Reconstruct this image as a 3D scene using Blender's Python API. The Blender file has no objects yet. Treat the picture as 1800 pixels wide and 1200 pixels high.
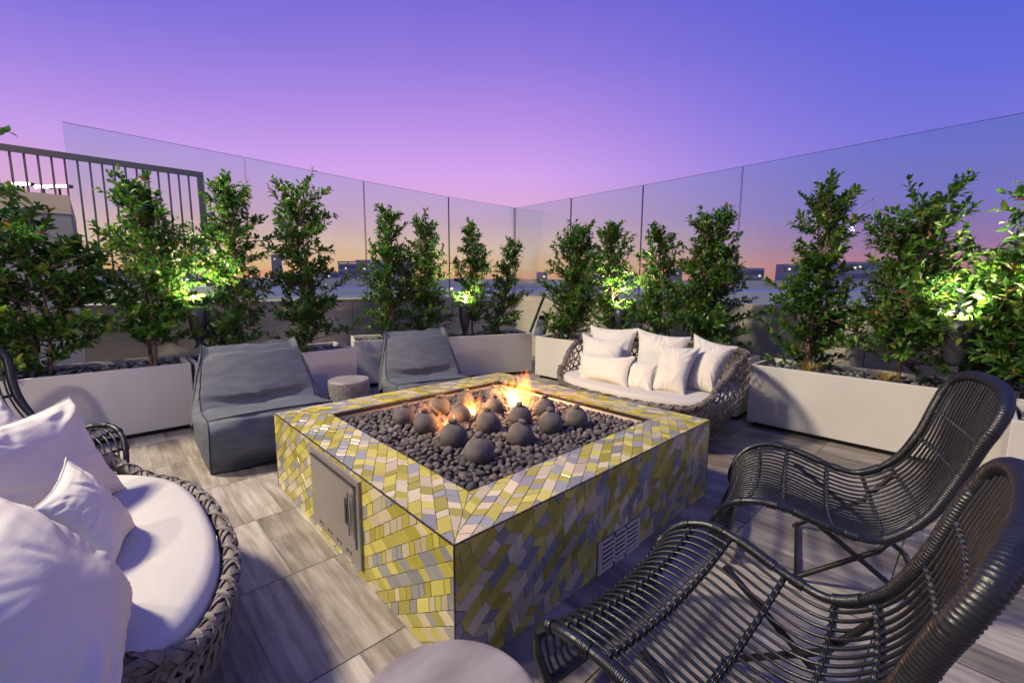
import bpy, bmesh, math, random
import numpy as np
from mathutils import Vector, Matrix, noise
PI = math.pi
R = math.radians
scene = bpy.context.scene
col = scene.collection

# ------------------------------------------------------------------ helpers
class MB:
    """collects geometry, then links it as ONE mesh object"""
    def __init__(s): s.v = []; s.f = []; s.m = []; s.smooth = []
    def add(s, vs, fs, mi=0, smooth=False):
        o = len(s.v); s.v.extend([tuple(p) for p in vs])
        for f in fs: s.f.append([i + o for i in f]); s.m.append(mi); s.smooth.append(smooth)
    def box(s, a, b, mi=0, rot=0, piv=None):
        x0, y0, z0 = a; x1, y1, z1 = b
        vs = [(x0,y0,z0),(x1,y0,z0),(x1,y1,z0),(x0,y1,z0),(x0,y0,z1),(x1,y0,z1),(x1,y1,z1),(x0,y1,z1)]
        if rot:
            c, n = math.cos(rot), math.sin(rot); px, py = piv
            vs = [(px+(x-px)*c-(y-py)*n, py+(x-px)*n+(y-py)*c, z) for x, y, z in vs]
        s.add(vs, [(3,2,1,0),(4,5,6,7),(0,1,5,4),(1,2,6,5),(2,3,7,6),(3,0,4,7)], mi)
    def cbox(s, c, ax, ay, az, mi=0):
        c = Vector(c); ax, ay, az = Vector(ax), Vector(ay), Vector(az)
        vs = [c+i*ax+j*ay+k*az for k in (-1,1) for j in (-1,1) for i in (-1,1)]
        s.add(vs, [(0,2,3,1),(4,5,7,6),(0,1,5,4),(1,3,7,5),(3,2,6,7),(2,0,4,6)], mi)
    def tube(s, pts, r, n=8, mi=0, cap=True, closed=False, up=None):
        pts = [Vector(p) for p in pts]; N = len(pts)
        rr = r if hasattr(r, '__len__') else [r]*N
        rings = []; prev = None
        for i in range(N):
            if closed: t = (pts[(i+1) % N]-pts[i-1])
            else: t = pts[min(i+1, N-1)]-pts[max(i-1, 0)]
            if t.length < 1e-9: t = Vector((0,0,1))
            t.normalize()
            if prev is None:
                a = Vector((0,0,1)) if abs(t.z) < .9 else Vector((1,0,0))
                if up: a = Vector(up)
                x = t.cross(a).normalized()
            else:
                x = prev - t*prev.dot(t)
                x = x.normalized() if x.length > 1e-6 else t.orthogonal().normalized()
            prev = x; y = t.cross(x)
            rings.append([pts[i]+rr[i]*(math.cos(2*PI*k/n)*x+math.sin(2*PI*k/n)*y) for k in range(n)])
        vs = [p for g in rings for p in g]; fs = []
        for i in range(N if closed else N-1):
            j = (i+1) % N
            for k in range(n):
                fs.append((i*n+k, i*n+(k+1) % n, j*n+(k+1) % n, j*n+k))
        s.add(vs, fs, mi, True)
        if cap and not closed:
            s.add(rings[0], [tuple(range(n))[::-1]], mi); s.add(rings[-1], [tuple(range(n))], mi)
    def lathe(s, prof, c=(0,0,0), n=32, mi=0, smooth=True):
        cx, cy, cz = c; vs = []; fs = []
        for r, z in prof:
            for k in range(n): vs.append((cx+r*math.cos(2*PI*k/n), cy+r*math.sin(2*PI*k/n), cz+z))
        for i in range(len(prof)-1):
            for k in range(n): fs.append((i*n+k, i*n+(k+1) % n, (i+1)*n+(k+1) % n, (i+1)*n+k))
        s.add(vs, fs, mi, smooth)
    def ribbon(s, pts, nrm, w, t, mi=0):
        """flat strip of width w and thickness t along pts, facing nrm"""
        N = len(pts); vs = []; fs = []
        for i in range(N):
            tg = (pts[min(i+1,N-1)]-pts[max(i-1,0)]).normalized()
            nn = nrm[i].normalized(); b = tg.cross(nn).normalized()
            for a, c in ((-1,-1),(1,-1),(1,1),(-1,1)): vs.append(pts[i]+b*(a*w/2)+nn*(c*t/2))
        for i in range(N-1):
            for k in range(4): fs.append((i*4+k, i*4+(k+1) % 4, i*4+4+(k+1) % 4, i*4+4+k))
        s.add(vs, fs, mi)
    def grid(s, P, nu, nv, mi=0, smooth=True, cu=False, cv=False):
        vs = [P(i, j) for i in range(nu) for j in range(nv)]; fs = []
        for i in range(nu if cu else nu-1):
            for j in range(nv if cv else nv-1):
                a, b = i, (i+1) % nu; c, d = j, (j+1) % nv
                fs.append((a*nv+c, b*nv+c, b*nv+d, a*nv+d))
        s.add(vs, fs, mi, smooth)
    def build(s, name, mats, parent=None, attr=None):
        me = bpy.data.meshes.new(name)
        me.from_pydata(s.v, [], s.f)
        if not isinstance(mats, (list, tuple)): mats = [mats]
        for m in mats: me.materials.append(m)
        me.polygons.foreach_set('material_index', s.m)
        me.polygons.foreach_set('use_smooth', s.smooth)
        if attr is not None:
            a = me.attributes.new('tone', 'FLOAT', 'FACE'); a.data.foreach_set('value', attr)
        me.update()
        o = bpy.data.objects.new(name, me); col.objects.link(o)
        if parent: o.parent = parent
        return o

def tag(o, label, cat=None, group=None, kind=None):
    if label: o['label'] = label
    if cat: o['category'] = cat
    if group: o['group'] = group
    if kind: o['kind'] = kind
    return o
def empty(name, loc=(0,0,0), rz=0):
    o = bpy.data.objects.new(name, None); o.empty_display_size = .1
    o.location = loc; o.rotation_euler = (0,0,rz); col.objects.link(o); return o
def copy_tree(o, parent=None):
    c = o.copy(); col.objects.link(c)
    if parent: c.parent = parent
    for ch in [x for x in bpy.data.objects if x.parent == o]: copy_tree(ch, c)
    return c
def catmull(P, n):
    P = [np.array(p, float) for p in P]; out = []
    Q = [2*P[0]-P[1]]+P+[2*P[-1]-P[-2]]
    for i in range(1, len(Q)-2):
        for k in range(n):
            t = k/n; a, b, c, d = Q[i-1], Q[i], Q[i+1], Q[i+2]
            out.append(.5*((2*b)+(-a+c)*t+(2*a-5*b+4*c-d)*t*t+(-a+3*b-3*c+d)*t**3))
    out.append(P[-1]); return out

# ------------------------------------------------------------------ materials
def mat(name):
    m = bpy.data.materials.new(name); m.use_nodes = True
    nt = m.node_tree; nt.nodes.clear()
    out = nt.nodes.new('ShaderNodeOutputMaterial')
    return m, nt, out
def nd(nt, t, **k):
    n = nt.nodes.new(t)
    for a, v in k.items():
        if a.startswith('i_'):
            key = a[2:].replace('_', ' '); n.inputs[key].default_value = v
        else: setattr(n, a, v)
    return n
def pbr(name, c, rough=.6, metal=0, spec=.5, var=.0, vscale=8, bump=0, bscale=60, sheen=0, c2=None, stretch=None, coat=0):
    m, nt, out = mat(name); b = nd(nt, 'ShaderNodeBsdfPrincipled'); L = nt.links.new
    b.inputs['Base Color'].default_value = (*c, 1); b.inputs['Roughness'].default_value = rough
    b.inputs['Metallic'].default_value = metal; b.inputs['Specular IOR Level'].default_value = spec
    if sheen: b.inputs['Sheen Weight'].default_value = sheen
    if coat: b.inputs['Coat Weight'].default_value = coat; b.inputs['Coat Roughness'].default_value = .12
    tc = nd(nt, 'ShaderNodeTexCoord'); src = tc.outputs['Object']
    if stretch:
        mp = nd(nt, 'ShaderNodeMapping'); mp.inputs['Scale'].default_value = stretch
        L(src, mp.inputs['Vector']); src = mp.outputs['Vector']
    if var or c2:
        n = nd(nt, 'ShaderNodeTexNoise'); n.inputs['Scale'].default_value = vscale; n.inputs['Detail'].default_value = 6
        L(src, n.inputs['Vector'])
        r = nd(nt, 'ShaderNodeValToRGB'); r.color_ramp.elements[0].position = .32; r.color_ramp.elements[1].position = .68
        ca = c2 if c2 else tuple(x*(1-var) for x in c); cb = c if c2 else tuple(min(1, x*(1+var)) for x in c)
        r.color_ramp.elements[0].color = (*ca, 1); r.color_ramp.elements[1].color = (*cb, 1)
        L(n.outputs['Fac'], r.inputs['Fac']); L(r.outputs['Color'], b.inputs['Base Color'])
    if bump:
        n2 = nd(nt, 'ShaderNodeTexNoise'); n2.inputs['Scale'].default_value = bscale; n2.inputs['Detail'].default_value = 5
        L(src, n2.inputs['Vector'])
        bp = nd(nt, 'ShaderNodeBump'); bp.inputs['Strength'].default_value = bump; bp.inputs['Distance'].default_value = .01
        L(n2.outputs['Fac'], bp.inputs['Height']); L(bp.outputs['Normal'], b.inputs['Normal'])
    L(b.outputs['BSDF'], out.inputs['Surface'])
    return m

M = {}
M['planter'] = pbr('white_concrete', (.50,.485,.45), .75, c2=(.45,.435,.40), vscale=2.2, stretch=(1,1,.5), bump=.12, bscale=130)
M['recess'] = pbr('shadow_gap', (.02,.02,.02), .9)
M['soil'] = pbr('soil', (.05,.04,.033), 1, bump=.6, bscale=40)
M['stone_dark'] = pbr('dark_river_stone', (.075,.078,.085), .55, var=.5, vscale=9, bump=.2, bscale=150)
M['stone_pale'] = pbr('pale_river_stone', (.17,.165,.16), .6, var=.4, vscale=9)
M['lava'] = pbr('lava_pebble', (.16,.132,.12), .85, var=.35, vscale=7, bump=.5, bscale=170, c2=(.08,.067,.062))
M['lava2'] = pbr('lava_pebble_dark', (.082,.074,.078), .85, bump=.5, bscale=150, c2=(.045,.042,.045), vscale=11)
M['ball'] = pbr('ceramic_ball', (.12,.10,.094), .85, c2=(.07,.06,.058), vscale=1.6, bump=.3, bscale=240)
M['pillow'] = pbr('cream_canvas', (.52,.50,.45), .95, spec=.15, bump=.35, bscale=9, stretch=(1,1,2.4), c2=(.48,.46,.415), vscale=3)
M['cushion'] = pbr('white_canvas', (.45,.435,.395), .95, spec=.15, bump=.35, bscale=14, c2=(.42,.405,.37), vscale=2)
M['bag'] = pbr('grey_canvas', (.088,.097,.120), .66, spec=.35, c2=(.066,.073,.092), vscale=5, bump=.7, bscale=2.6, stretch=(1.6,5,5))
M['piping'] = pbr('navy_piping', (.02,.022,.035), .6)
M['rattan'] = pbr('black_rattan', (.007,.008,.012), .40, var=.3, vscale=30, bump=.15, bscale=90)
M['frame_metal'] = pbr('bronze_tube', (.014,.012,.013), .4, metal=.3)
M['wicker'] = pbr('grey_brown_wicker', (.17,.145,.125), .6, c2=(.075,.062,.054), vscale=16, bump=.3, bscale=110)
M['steel'] = pbr('brushed_steel', (.29,.265,.245), .42, metal=.5, var=.05, vscale=3, stretch=(1,1,3), bump=.04, bscale=60)
M['chrome'] = pbr('chrome', (.75,.76,.78), .12, metal=1)
M['black'] = pbr('black_plastic', (.012,.012,.014), .4)
M['trim'] = pbr('dark_edge_trim', (.09,.075,.07), .32, metal=.8)
M['lamp_metal'] = pbr('dark_powdercoat', (.032,.032,.042), .42, metal=.2)
M['rail'] = pbr('grey_rail_metal', (.05,.045,.05), .5)
M['bark'] = pbr('bark', (.17,.11,.075), .85, c2=(.09,.06,.045), vscale=30, bump=.5, bscale=90)
M['twig'] = pbr('twig', (.11,.085,.05), .8)
M['vent'] = pbr('cream_plaster', (.42,.37,.32), .75, var=.06, vscale=8)
M['vent_dark'] = pbr('vent_gap', (.03,.028,.028), .9)
M['bldg'] = pbr('grey_stucco', (.16,.16,.17), .9, var=.08, vscale=1.5, bump=.2, bscale=30)
M['bldg_tan'] = pbr('tan_stucco', (.30,.26,.20), .9, var=.08, vscale=1.5)
M['stool_top'] = pbr('smooth_concrete', (.25,.225,.215), .5, c2=(.15,.135,.13), vscale=6, stretch=(1,2.2,1), bump=.06, bscale=80)
M['ladder_green'] = pbr('green_rail_paint', (.03,.09,.03), .5)
M['ladder_grey'] = pbr('blue_grey_panel', (.22,.25,.36), .6, var=.1)
M['far_blue'] = pbr('far_concrete_blue', (.50,.42,.42), .9, var=.1, vscale=.05)
M['far_glass'] = pbr('far_glazing', (.22,.20,.26), .5)
M['far_cream'] = pbr('far_cream_wall', (.32,.24,.19), .9)
M['roof_warm_tint'] = pbr('roof_warm_tint', (.80,.72,.55), .9, var=.12, vscale=.3)  # grey roofs tinted warm and pale, standing in for city light on them
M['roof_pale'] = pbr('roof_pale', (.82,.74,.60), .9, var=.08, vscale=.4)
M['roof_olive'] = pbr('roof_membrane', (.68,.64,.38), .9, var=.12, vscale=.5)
M['dry_grass'] = pbr('dry_grass', (.30,.22,.06), .8, var=.4, vscale=30)
M['moss'] = pbr('moss', (.10,.12,.02), .95, var=.4, vscale=20, bump=.8, bscale=60)

def weave_mat():   # pitted cast texture on the drum stools
    m, nt, out = mat('cast_texture'); L = nt.links.new
    b = nd(nt, 'ShaderNodeBsdfPrincipled', i_Roughness=.75); tc = nd(nt, 'ShaderNodeTexCoord')
    v = nd(nt, 'ShaderNodeTexVoronoi', i_Scale=95.); v.feature = 'F1'; L(tc.outputs['Object'], v.inputs['Vector'])
    r = nd(nt, 'ShaderNodeValToRGB'); r.color_ramp.elements[0].color = (.30,.275,.26,1); r.color_ramp.elements[1].color = (.10,.09,.09,1)
    r.color_ramp.elements[0].position = .25; r.color_ramp.elements[1].position = .6
    L(v.outputs['Distance'], r.inputs['Fac']); L(r.outputs['Color'], b.inputs['Base Color'])
    bp = nd(nt, 'ShaderNodeBump', i_Strength=.8, i_Distance=.006); bp.invert = True
    L(v.outputs['Distance'], bp.inputs['Height']); L(bp.outputs['Normal'], b.inputs['Normal']); L(b.outputs['BSDF'], out.inputs['Surface'])
    return m
M['stool_side'] = weave_mat()

def glaze(name, c):
    m, nt, out = mat(name); L = nt.links.new
    b = nd(nt, 'ShaderNodeBsdfPrincipled', i_Roughness=.22)
    b.inputs['Specular IOR Level'].default_value = .5
    g = nd(nt, 'ShaderNodeNewGeometry'); tc = nd(nt, 'ShaderNodeTexCoord')
    hs = nd(nt, 'ShaderNodeHueSaturation'); hs.inputs['Color'].default_value = (*c, 1)
    mr = nd(nt, 'ShaderNodeMapRange'); mr.inputs['To Min'].default_value = .78; mr.inputs['To Max'].default_value = 1.2
    L(g.outputs['Random Per Island'], mr.inputs['Value']); L(mr.outputs['Result'], hs.inputs['Value'])
    n = nd(nt, 'ShaderNodeTexNoise', i_Scale=22., i_Detail=3.); L(tc.outputs['Object'], n.inputs['Vector'])
    mx = nd(nt, 'ShaderNodeMixRGB', i_Fac=.14); mx.blend_type = 'MULTIPLY'
    L(hs.outputs['Color'], mx.inputs['Color1']); L(n.outputs['Color'], mx.inputs['Color2'])
    L(mx.outputs['Color'], b.inputs['Base Color'])
    bp = nd(nt, 'ShaderNodeBump', i_Strength=.1, i_Distance=.004); L(n.outputs['Fac'], bp.inputs['Height']); L(bp.outputs['Normal'], b.inputs['Normal'])
    L(b.outputs['BSDF'], out.inputs['Surface']); return m
M['tile_y'] = glaze('olive_yellow_glaze', (.33,.29,.04))
M['tile_y2'] = glaze('yellow_glaze', (.44,.39,.075))
M['tile_c'] = glaze('cream_glaze', (.46,.395,.25))
M['tile_g'] = glaze('grey_lilac_glaze', (.235,.235,.225))
M['grout'] = pbr('grout', (.44,.39,.34), .9)

def floor_mat():
    m, nt, out = mat('wood_look_porcelain'); L = nt.links.new
    tc = nd(nt, 'ShaderNodeTexCoord'); sp = nd(nt, 'ShaderNodeSeparateXYZ'); L(tc.outputs['Object'], sp.inputs['Vector'])
    def math_(op, a, b=None, c=None):
        n = nd(nt, 'ShaderNodeMath'); n.operation = op
        for i, x in enumerate((a, b, c)):
            if x is None: continue
            if isinstance(x, (int, float)): n.inputs[i].default_value = x
            else: L(x, n.inputs[i])
        return n.outputs[0]
    X, Y = sp.outputs['X'], sp.outputs['Y']
    # slabs: joints across every 0.637 m in Y, every 1.22 m in X ; printed planks 0.17-0.24 m wide
    ys = math_('DIVIDE', math_('SUBTRACT', Y, .163), .6365); yi = math_('FLOOR', ys); yf = math_('FRACT', ys)
    xs = math_('DIVIDE', math_('ADD', X, .285), 1.22); xi = math_('FLOOR', xs); xf = math_('FRACT', xs)
    # planks: per-row shift
    wn = nd(nt, 'ShaderNodeTexWhiteNoise'); wn.noise_dimensions = '2D'
    cb0 = nd(nt, 'ShaderNodeCombineXYZ'); L(xi, cb0.inputs[0]); L(yi, cb0.inputs[1]); L(cb0.outputs[0], wn.inputs['Vector'])
    sh = math_('MULTIPLY', wn.outputs['Value'], .12)
    ps = math_('DIVIDE', math_('ADD', X, sh), .2033); pi = math_('FLOOR', ps); pf = math_('FRACT', ps)
    def line(fr, w):   # 1 on the joint
        a = math_('MINIMUM', fr, math_('SUBTRACT', 1., fr))
        return math_('LESS_THAN', a, w)
    jy = line(yf, .0042); jx = line(xf, .0022); jp = line(pf, .0065)
    wn2 = nd(nt, 'ShaderNodeTexWhiteNoise'); wn2.noise_dimensions = '3D'
    cb = nd(nt, 'ShaderNodeCombineXYZ'); L(pi, cb.inputs[0]); L(yi, cb.inputs[1]); L(xi, cb.inputs[2]); L(cb.outputs[0], wn2.inputs['Vector'])
    # grain coordinates shifted per plank
    off = nd(nt, 'ShaderNodeVectorMath'); off.operation = 'MULTIPLY_ADD'
    L(wn2.outputs['Color'], off.inputs[0]); off.inputs[1].default_value = (7,9,5); L(tc.outputs['Object'], off.inputs[2])
    mp = nd(nt, 'ShaderNodeMapping'); mp.inputs['Scale'].default_value = (15,1.5,1); L(off.outputs[0], mp.inputs['Vector'])
    n1 = nd(nt, 'ShaderNodeTexNoise', i_Scale=1.2, i_Detail=9., i_Roughness=.62, i_Distortion=.5); L(mp.outputs[0], n1.inputs['Vector'])
    mp2 = nd(nt, 'ShaderNodeMapping'); mp2.inputs['Scale'].default_value = (70,3.5,1); L(off.outputs[0], mp2.inputs['Vector'])
    n2 = nd(nt, 'ShaderNodeTexNoise', i_Scale=1., i_Detail=5., i_Roughness=.6); L(mp2.outputs[0], n2.inputs['Vector'])
    n3 = nd(nt, 'ShaderNodeTexNoise', i_Scale=3.2, i_Detail=6., i_Roughness=.6); L(off.outputs[0], n3.inputs['Vector'])
    t = math_('ADD', math_('MULTIPLY', n1.outputs['Fac'], .5), math_('ADD', math_('MULTIPLY', n2.outputs['Fac'], .22), math_('MULTIPLY', n3.outputs['Fac'], .28)))
    t = math_('ADD', t, math_('MULTIPLY', math_('SUBTRACT', wn2.outputs['Value'], .5), .13))
    r = nd(nt, 'ShaderNodeValToRGB'); e = r.color_ramp.elements
    e[0].position = .36; e[0].color = (.088,.075,.064,1); e[1].position = .67; e[1].color = (.40,.37,.33,1)
    x = r.color_ramp.elements.new(.46); x.color = (.175,.152,.130,1); x = r.color_ramp.elements.new(.55); x.color = (.27,.242,.212,1)
    L(t, r.inputs['Fac'])
    j = math_('MAXIMUM', jy, jx)
    m1 = nd(nt, 'ShaderNodeMixRGB'); L(math_('MULTIPLY', jp, .85), m1.inputs['Fac']); L(r.outputs['Color'], m1.inputs['Color1']); m1.inputs['Color2'].default_value = (.09,.075,.06,1)
    m2 = nd(nt, 'ShaderNodeMixRGB'); L(j, m2.inputs['Fac']); L(m1.outputs['Color'], m2.inputs['Color1']); m2.inputs['Color2'].default_value = (.012,.01,.01,1)
    b = nd(nt, 'ShaderNodeBsdfPrincipled', i_Roughness=.5); L(m2.outputs['Color'], b.inputs['Base Color'])
    rr = nd(nt, 'ShaderNodeMapRange'); rr.inputs['To Min'].default_value = .38; rr.inputs['To Max'].default_value = .6; L(n3.outputs['Fac'], rr.inputs['Value']); L(rr.outputs[0], b.inputs['Roughness'])
    h = math_('SUBTRACT', math_('MULTIPLY', t, .3), math_('ADD', j, math_('MULTIPLY', jp, .25)))
    bp = nd(nt, 'ShaderNodeBump', i_Strength=.35, i_Distance=.004); L(h, bp.inputs['Height']); L(bp.outputs['Normal'], b.inputs['Normal'])
    L(b.outputs['BSDF'], out.inputs['Surface']); return m
M['floor'] = floor_mat()

def wall_mat():   # honed stone panels, 1.45 m wide, subtle horizontal veining
    m, nt, out = mat('tan_stone_panels'); L = nt.links.new
    tc = nd(nt, 'ShaderNodeTexCoord'); b = nd(nt, 'ShaderNodeBsdfPrincipled', i_Roughness=.75)
    mp = nd(nt, 'ShaderNodeMapping'); mp.inputs['Scale'].default_value = (1.2,1.2,9); L(tc.outputs['Object'], mp.inputs['Vector'])
    n = nd(nt, 'ShaderNodeTexNoise', i_Scale=2., i_Detail=6., i_Roughness=.55); L(mp.outputs[0], n.inputs['Vector'])
    r = nd(nt, 'ShaderNodeValToRGB'); r.color_ramp.elements[0].position = .3; r.color_ramp.elements[1].position = .7
    r.color_ramp.elements[0].color = (.33,.30,.245,1); r.color_ramp.elements[1].color = (.43,.40,.335,1)
    L(n.outputs['Fac'], r.inputs['Fac']); L(r.outputs['Color'], b.inputs['Base Color'])
    bp = nd(nt, 'ShaderNodeBump', i_Strength=.1, i_Distance=.01); L(n.outputs['Fac'], bp.inputs['Height']); L(bp.outputs['Normal'], b.inputs['Normal'])
    L(b.outputs['BSDF'], out.inputs['Surface']); return m
M['wall'] = wall_mat()

def leaf_mat():
    m, nt, out = mat('leaf'); L = nt.links.new
    at = nd(nt, 'ShaderNodeAttribute'); at.attribute_name = 'tone'
    r = nd(nt, 'ShaderNodeValToRGB'); e = r.color_ramp.elements
    e[0].position = 0; e[0].color = (.024,.082,.018,1); e[1].position = 1; e[1].color = (.24,.07,.03,1)
    for p, c in ((.45,(.055,.145,.02)),(.8,(.14,.21,.03)),(.93,(.15,.18,.03)),(.97,(.26,.14,.04))):
        x = e.new(p); x.color = (*c, 1)
    L(at.outputs['Fac'], r.inputs['Fac'])
    b = nd(nt, 'ShaderNodeBsdfPrincipled', i_Roughness=.38); L(r.outputs['Color'], b.inputs['Base Color'])
    b.inputs['Specular IOR Level'].default_value = .45
    t = nd(nt, 'ShaderNodeBsdfTranslucent'); hs = nd(nt, 'ShaderNodeHueSaturation', i_Saturation=1.1, i_Value=1.7); L(r.outputs['Color'], hs.inputs['Color']); L(hs.outputs['Color'], t.inputs['Color'])
    mx = nd(nt, 'ShaderNodeMixShader', i_Fac=.32); L(b.outputs[0], mx.inputs[1]); L(t.outputs[0], mx.inputs[2]); L(mx.outputs[0], out.inputs['Surface'])
    return m
M['leaf'] = leaf_mat()

def glass_mat():
    m, nt, out = mat('clear_glass'); L = nt.links.new
    t = nd(nt, 'ShaderNodeBsdfTransparent'); t.inputs['Color'].default_value = (.85,.94,.92,1)
    g = nd(nt, 'ShaderNodeBsdfGlossy', i_Roughness=.0); g.inputs['Color'].default_value = (.9,.95,1,1)
    f = nd(nt, 'ShaderNodeFresnel', i_IOR=1.45); mx = nd(nt, 'ShaderNodeMixShader')
    ml = nd(nt, 'ShaderNodeMath'); ml.operation = 'MULTIPLY'; ml.inputs[1].default_value = .45
    L(f.outputs[0], ml.inputs[0]); L(ml.outputs[0], mx.inputs[0]); L(t.outputs[0], mx.inputs[1]); L(g.outputs[0], mx.inputs[2]); L(mx.outputs[0], out.inputs['Surface'])
    return m
M['glass'] = glass_mat()
M['glass_edge'] = pbr('glass_edge', (.03,.03,.05), .3)

def emit(name, c, s):
    m, nt, out = mat(name); e = nd(nt, 'ShaderNodeEmission', i_Strength=s); e.inputs['Color'].default_value = (*c, 1)
    nt.links.new(e.outputs[0], out.inputs['Surface']); return m
M['bulb'] = emit('lit_lens', (1,.97,.62), 14)
M['flood'] = emit('floodlight_lens', (.95,1,.85), 22)
M['window_lit'] = emit('lit_window', (1,.8,.5), 1.5)
def flame_mat(name, c, dens):
    m, nt, out = mat(name); e = nd(nt, 'ShaderNodeEmission', i_Strength=dens); e.inputs['Color'].default_value = (*c, 1)
    nt.links.new(e.outputs[0], out.inputs['Volume'])
    t = nd(nt, 'ShaderNodeBsdfTransparent'); nt.links.new(t.outputs[0], out.inputs['Surface']); return m
M['flame_out'] = flame_mat('flame_orange', (1,.24,.04), 22)
M['flame_mid'] = flame_mat('flame_yellow', (1,.48,.10), 55)
M['flame_in'] = flame_mat('flame_white', (1,.78,.42), 150)
M['flame_blue'] = flame_mat('flame_blue', (.25,.2,1), 4)

# ------------------------------------------------------------------ camera (fitted; eye 1.35 m above the terrace)
YAW = R(43.25); F_PX, PITCH, ROLL = 776.8, R(7.667), R(.327)
fe, fn = math.sin(YAW), math.cos(YAW)
Fw = Vector((fe*math.cos(PITCH), fn*math.cos(PITCH), -math.sin(PITCH)))
Up = Vector((fe*math.sin(PITCH), fn*math.sin(PITCH), math.cos(PITCH)))
Rt = Vector((fn, -fe, 0))
Rr = math.cos(ROLL)*Rt+math.sin(ROLL)*Up; Vv = -math.sin(ROLL)*Rt+math.cos(ROLL)*Up
cd = bpy.data.cameras.new('camera'); cam = bpy.data.objects.new('camera', cd); col.objects.link(cam)
cam.matrix_world = Matrix(((Rr.x,Vv.x,-Fw.x,0),(Rr.y,Vv.y,-Fw.y,0),(Rr.z,Vv.z,-Fw.z,1.35),(0,0,0,1)))
cd.sensor_width = 36; cd.lens = F_PX*36/1800; cd.clip_start = .05; cd.clip_end = 6000
scene.camera = cam

# ------------------------------------------------------------------ setting
mb = MB(); mb.box((-7,-7,-.3),(6.05,6.36,0)); tag(mb.build('terrace_floor', M['floor']), 'wood look porcelain terrace paving in long grey brown slabs', kind='structure')
mb = MB(); mb.box((-4000,-4000,-22.2),(4000,4000,-22)); tag(mb.build('ground', M['far_blue']), 'dark city ground far below the terrace', kind='structure')

# stone parapet
w = empty('parapet_wall', (0,6.12,0)); tag(w, 'low tan stone parapet behind the planters at left, in tall jointed panels', 'wall')
mb = MB(); es = [-.12,1.19,2.65,4.11,5.81]
for a, b in zip(es, es[1:]): mb.box((a+.004,0,0),(b-.004,.16,1.075))
mb.build('stone_panel', M['wall'], w)
mb = MB(); mb.box((-.12,.012,.0),(5.81,.15,1.06)); mb.build('backing', M['recess'], w)
mb = MB(); mb.box((-.12,-.012,1.0755),(5.822,.3,1.095)); mb.build('coping', M['wall'], w)
w = empty('parapet_wall', (5.81,0,0)); tag(w, 'low tan stone parapet behind the right row of planters, mottled by plant shadows', 'wall')
mb = MB(); ns = [-5,-2.06,-.6,.80,2.18,3.53,4.86,6.12]
for a, b in zip(ns, ns[1:]): mb.box((.012,a+.004,0),(.17,b-.004,1.075))
mb.build('stone_panel', M['wall'], w)
mb = MB(); mb.box((.024,-5,0),(.16,6.12,1.06)); mb.build('backing', M['recess'], w)
mb = MB(); mb.box((0.015,-5,1.0755),(.3,6.105,1.095)); mb.build('coping', M['wall'], w)

# frameless glass wind screen, two runs
gs = empty('glass_screen', (0,6.2,1.096)); tag(gs, 'left run of the frameless glass wind screen, above the beanbag chairs', 'glass fence', 'glass wind screens')
gl = [-.09,1.44,2.92,4.38,5.888]; gt = [2.84,2.80,2.755,2.725,2.725]
def pane(parent, a, b, ta, tb, axis):
    mb = MB(); g = .006; t = .0095
    def P(s, d, z): return (s, d, z) if axis == 0 else (d, s, z)
    vs = [P(a+g,-t,0),P(b-g,-t,0),P(b-g,t,0),P(a+g,t,0),P(a+g,-t,ta-1.096),P(b-g,-t,tb-1.096),P(b-g,t,tb-1.096),P(a+g,t,ta-1.096)]
    mb.add(vs, [(0,1,5,4),(2,3,7,6)], 0); mb.add(vs, [(4,5,6,7),(3,2,1,0),(1,2,6,5),(3,0,4,7)], 1)
    return mb.build('glass_pane', [M['glass'], M['glass_edge']], parent)
for i in range(4): pane(gs, gl[i], gl[i+1], gt[i], gt[i+1], 0)
gs = empty('glass_screen', (5.9,0,1.096)); tag(gs, 'right run of the frameless glass wind screen, rising behind the white wicker sofa', 'glass fence', 'glass wind screens')
gl = [6.195,4.857,3.528,2.177,.801,-.67]; gt = [2.725,2.73,2.74,2.76,2.785,2.81]
for i in range(5): pane(gs, gl[i+1], gl[i], gt[i+1], gt[i], 1)

# neighbouring stair block and railing at far left
b = empty('stair_block', (-.13,8,0)); tag(b, 'grey stucco block with a tan top band, at far left behind the plants', 'building')
mb = MB(); mb.box((-9,0,-3),(0,3,2.16)); mb.build('wall', M['bldg'], b)
mb = MB(); mb.box((-9,-.006,2.162),(.006,3,2.39)); mb.build('band', M['bldg_tan'], b)
rl = empty('metal_railing', (0,8.2,1.3)); tag(rl, 'dark metal railing with vertical bars seen through the glass at upper left', 'railing')
mb = MB(); mb.box((-3.5,-.025,1.57),(1.34,.025,1.645)); mb.build('top_rail', M['rail'], rl)
mb = MB(); mb.box((-.12,-.02,.0),(1.26,.02,.05)); mb.build('bottom_rail', M['rail'], rl)
mb = MB(); mb.box((1.26,-.03,-.6),(1.34,.03,1.568)); mb.build('post', M['rail'], rl)
x = 1.155
while x > -3.4:
    mb = MB(); mb.box((x-.011,-.011,.051 if x > -.1 else 1.05),(x+.011,.011,1.569)); x -= .117
    mb.build('baluster', M['rail'], rl)
mb = MB(); mb.box((-.12,8.0,-3),(1.5,10.9,1.25)); tag(mb.build('low_roof', M['roof_warm_tint']), 'low grey roof below the dark railing, beside the stair block', 'roof')

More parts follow.
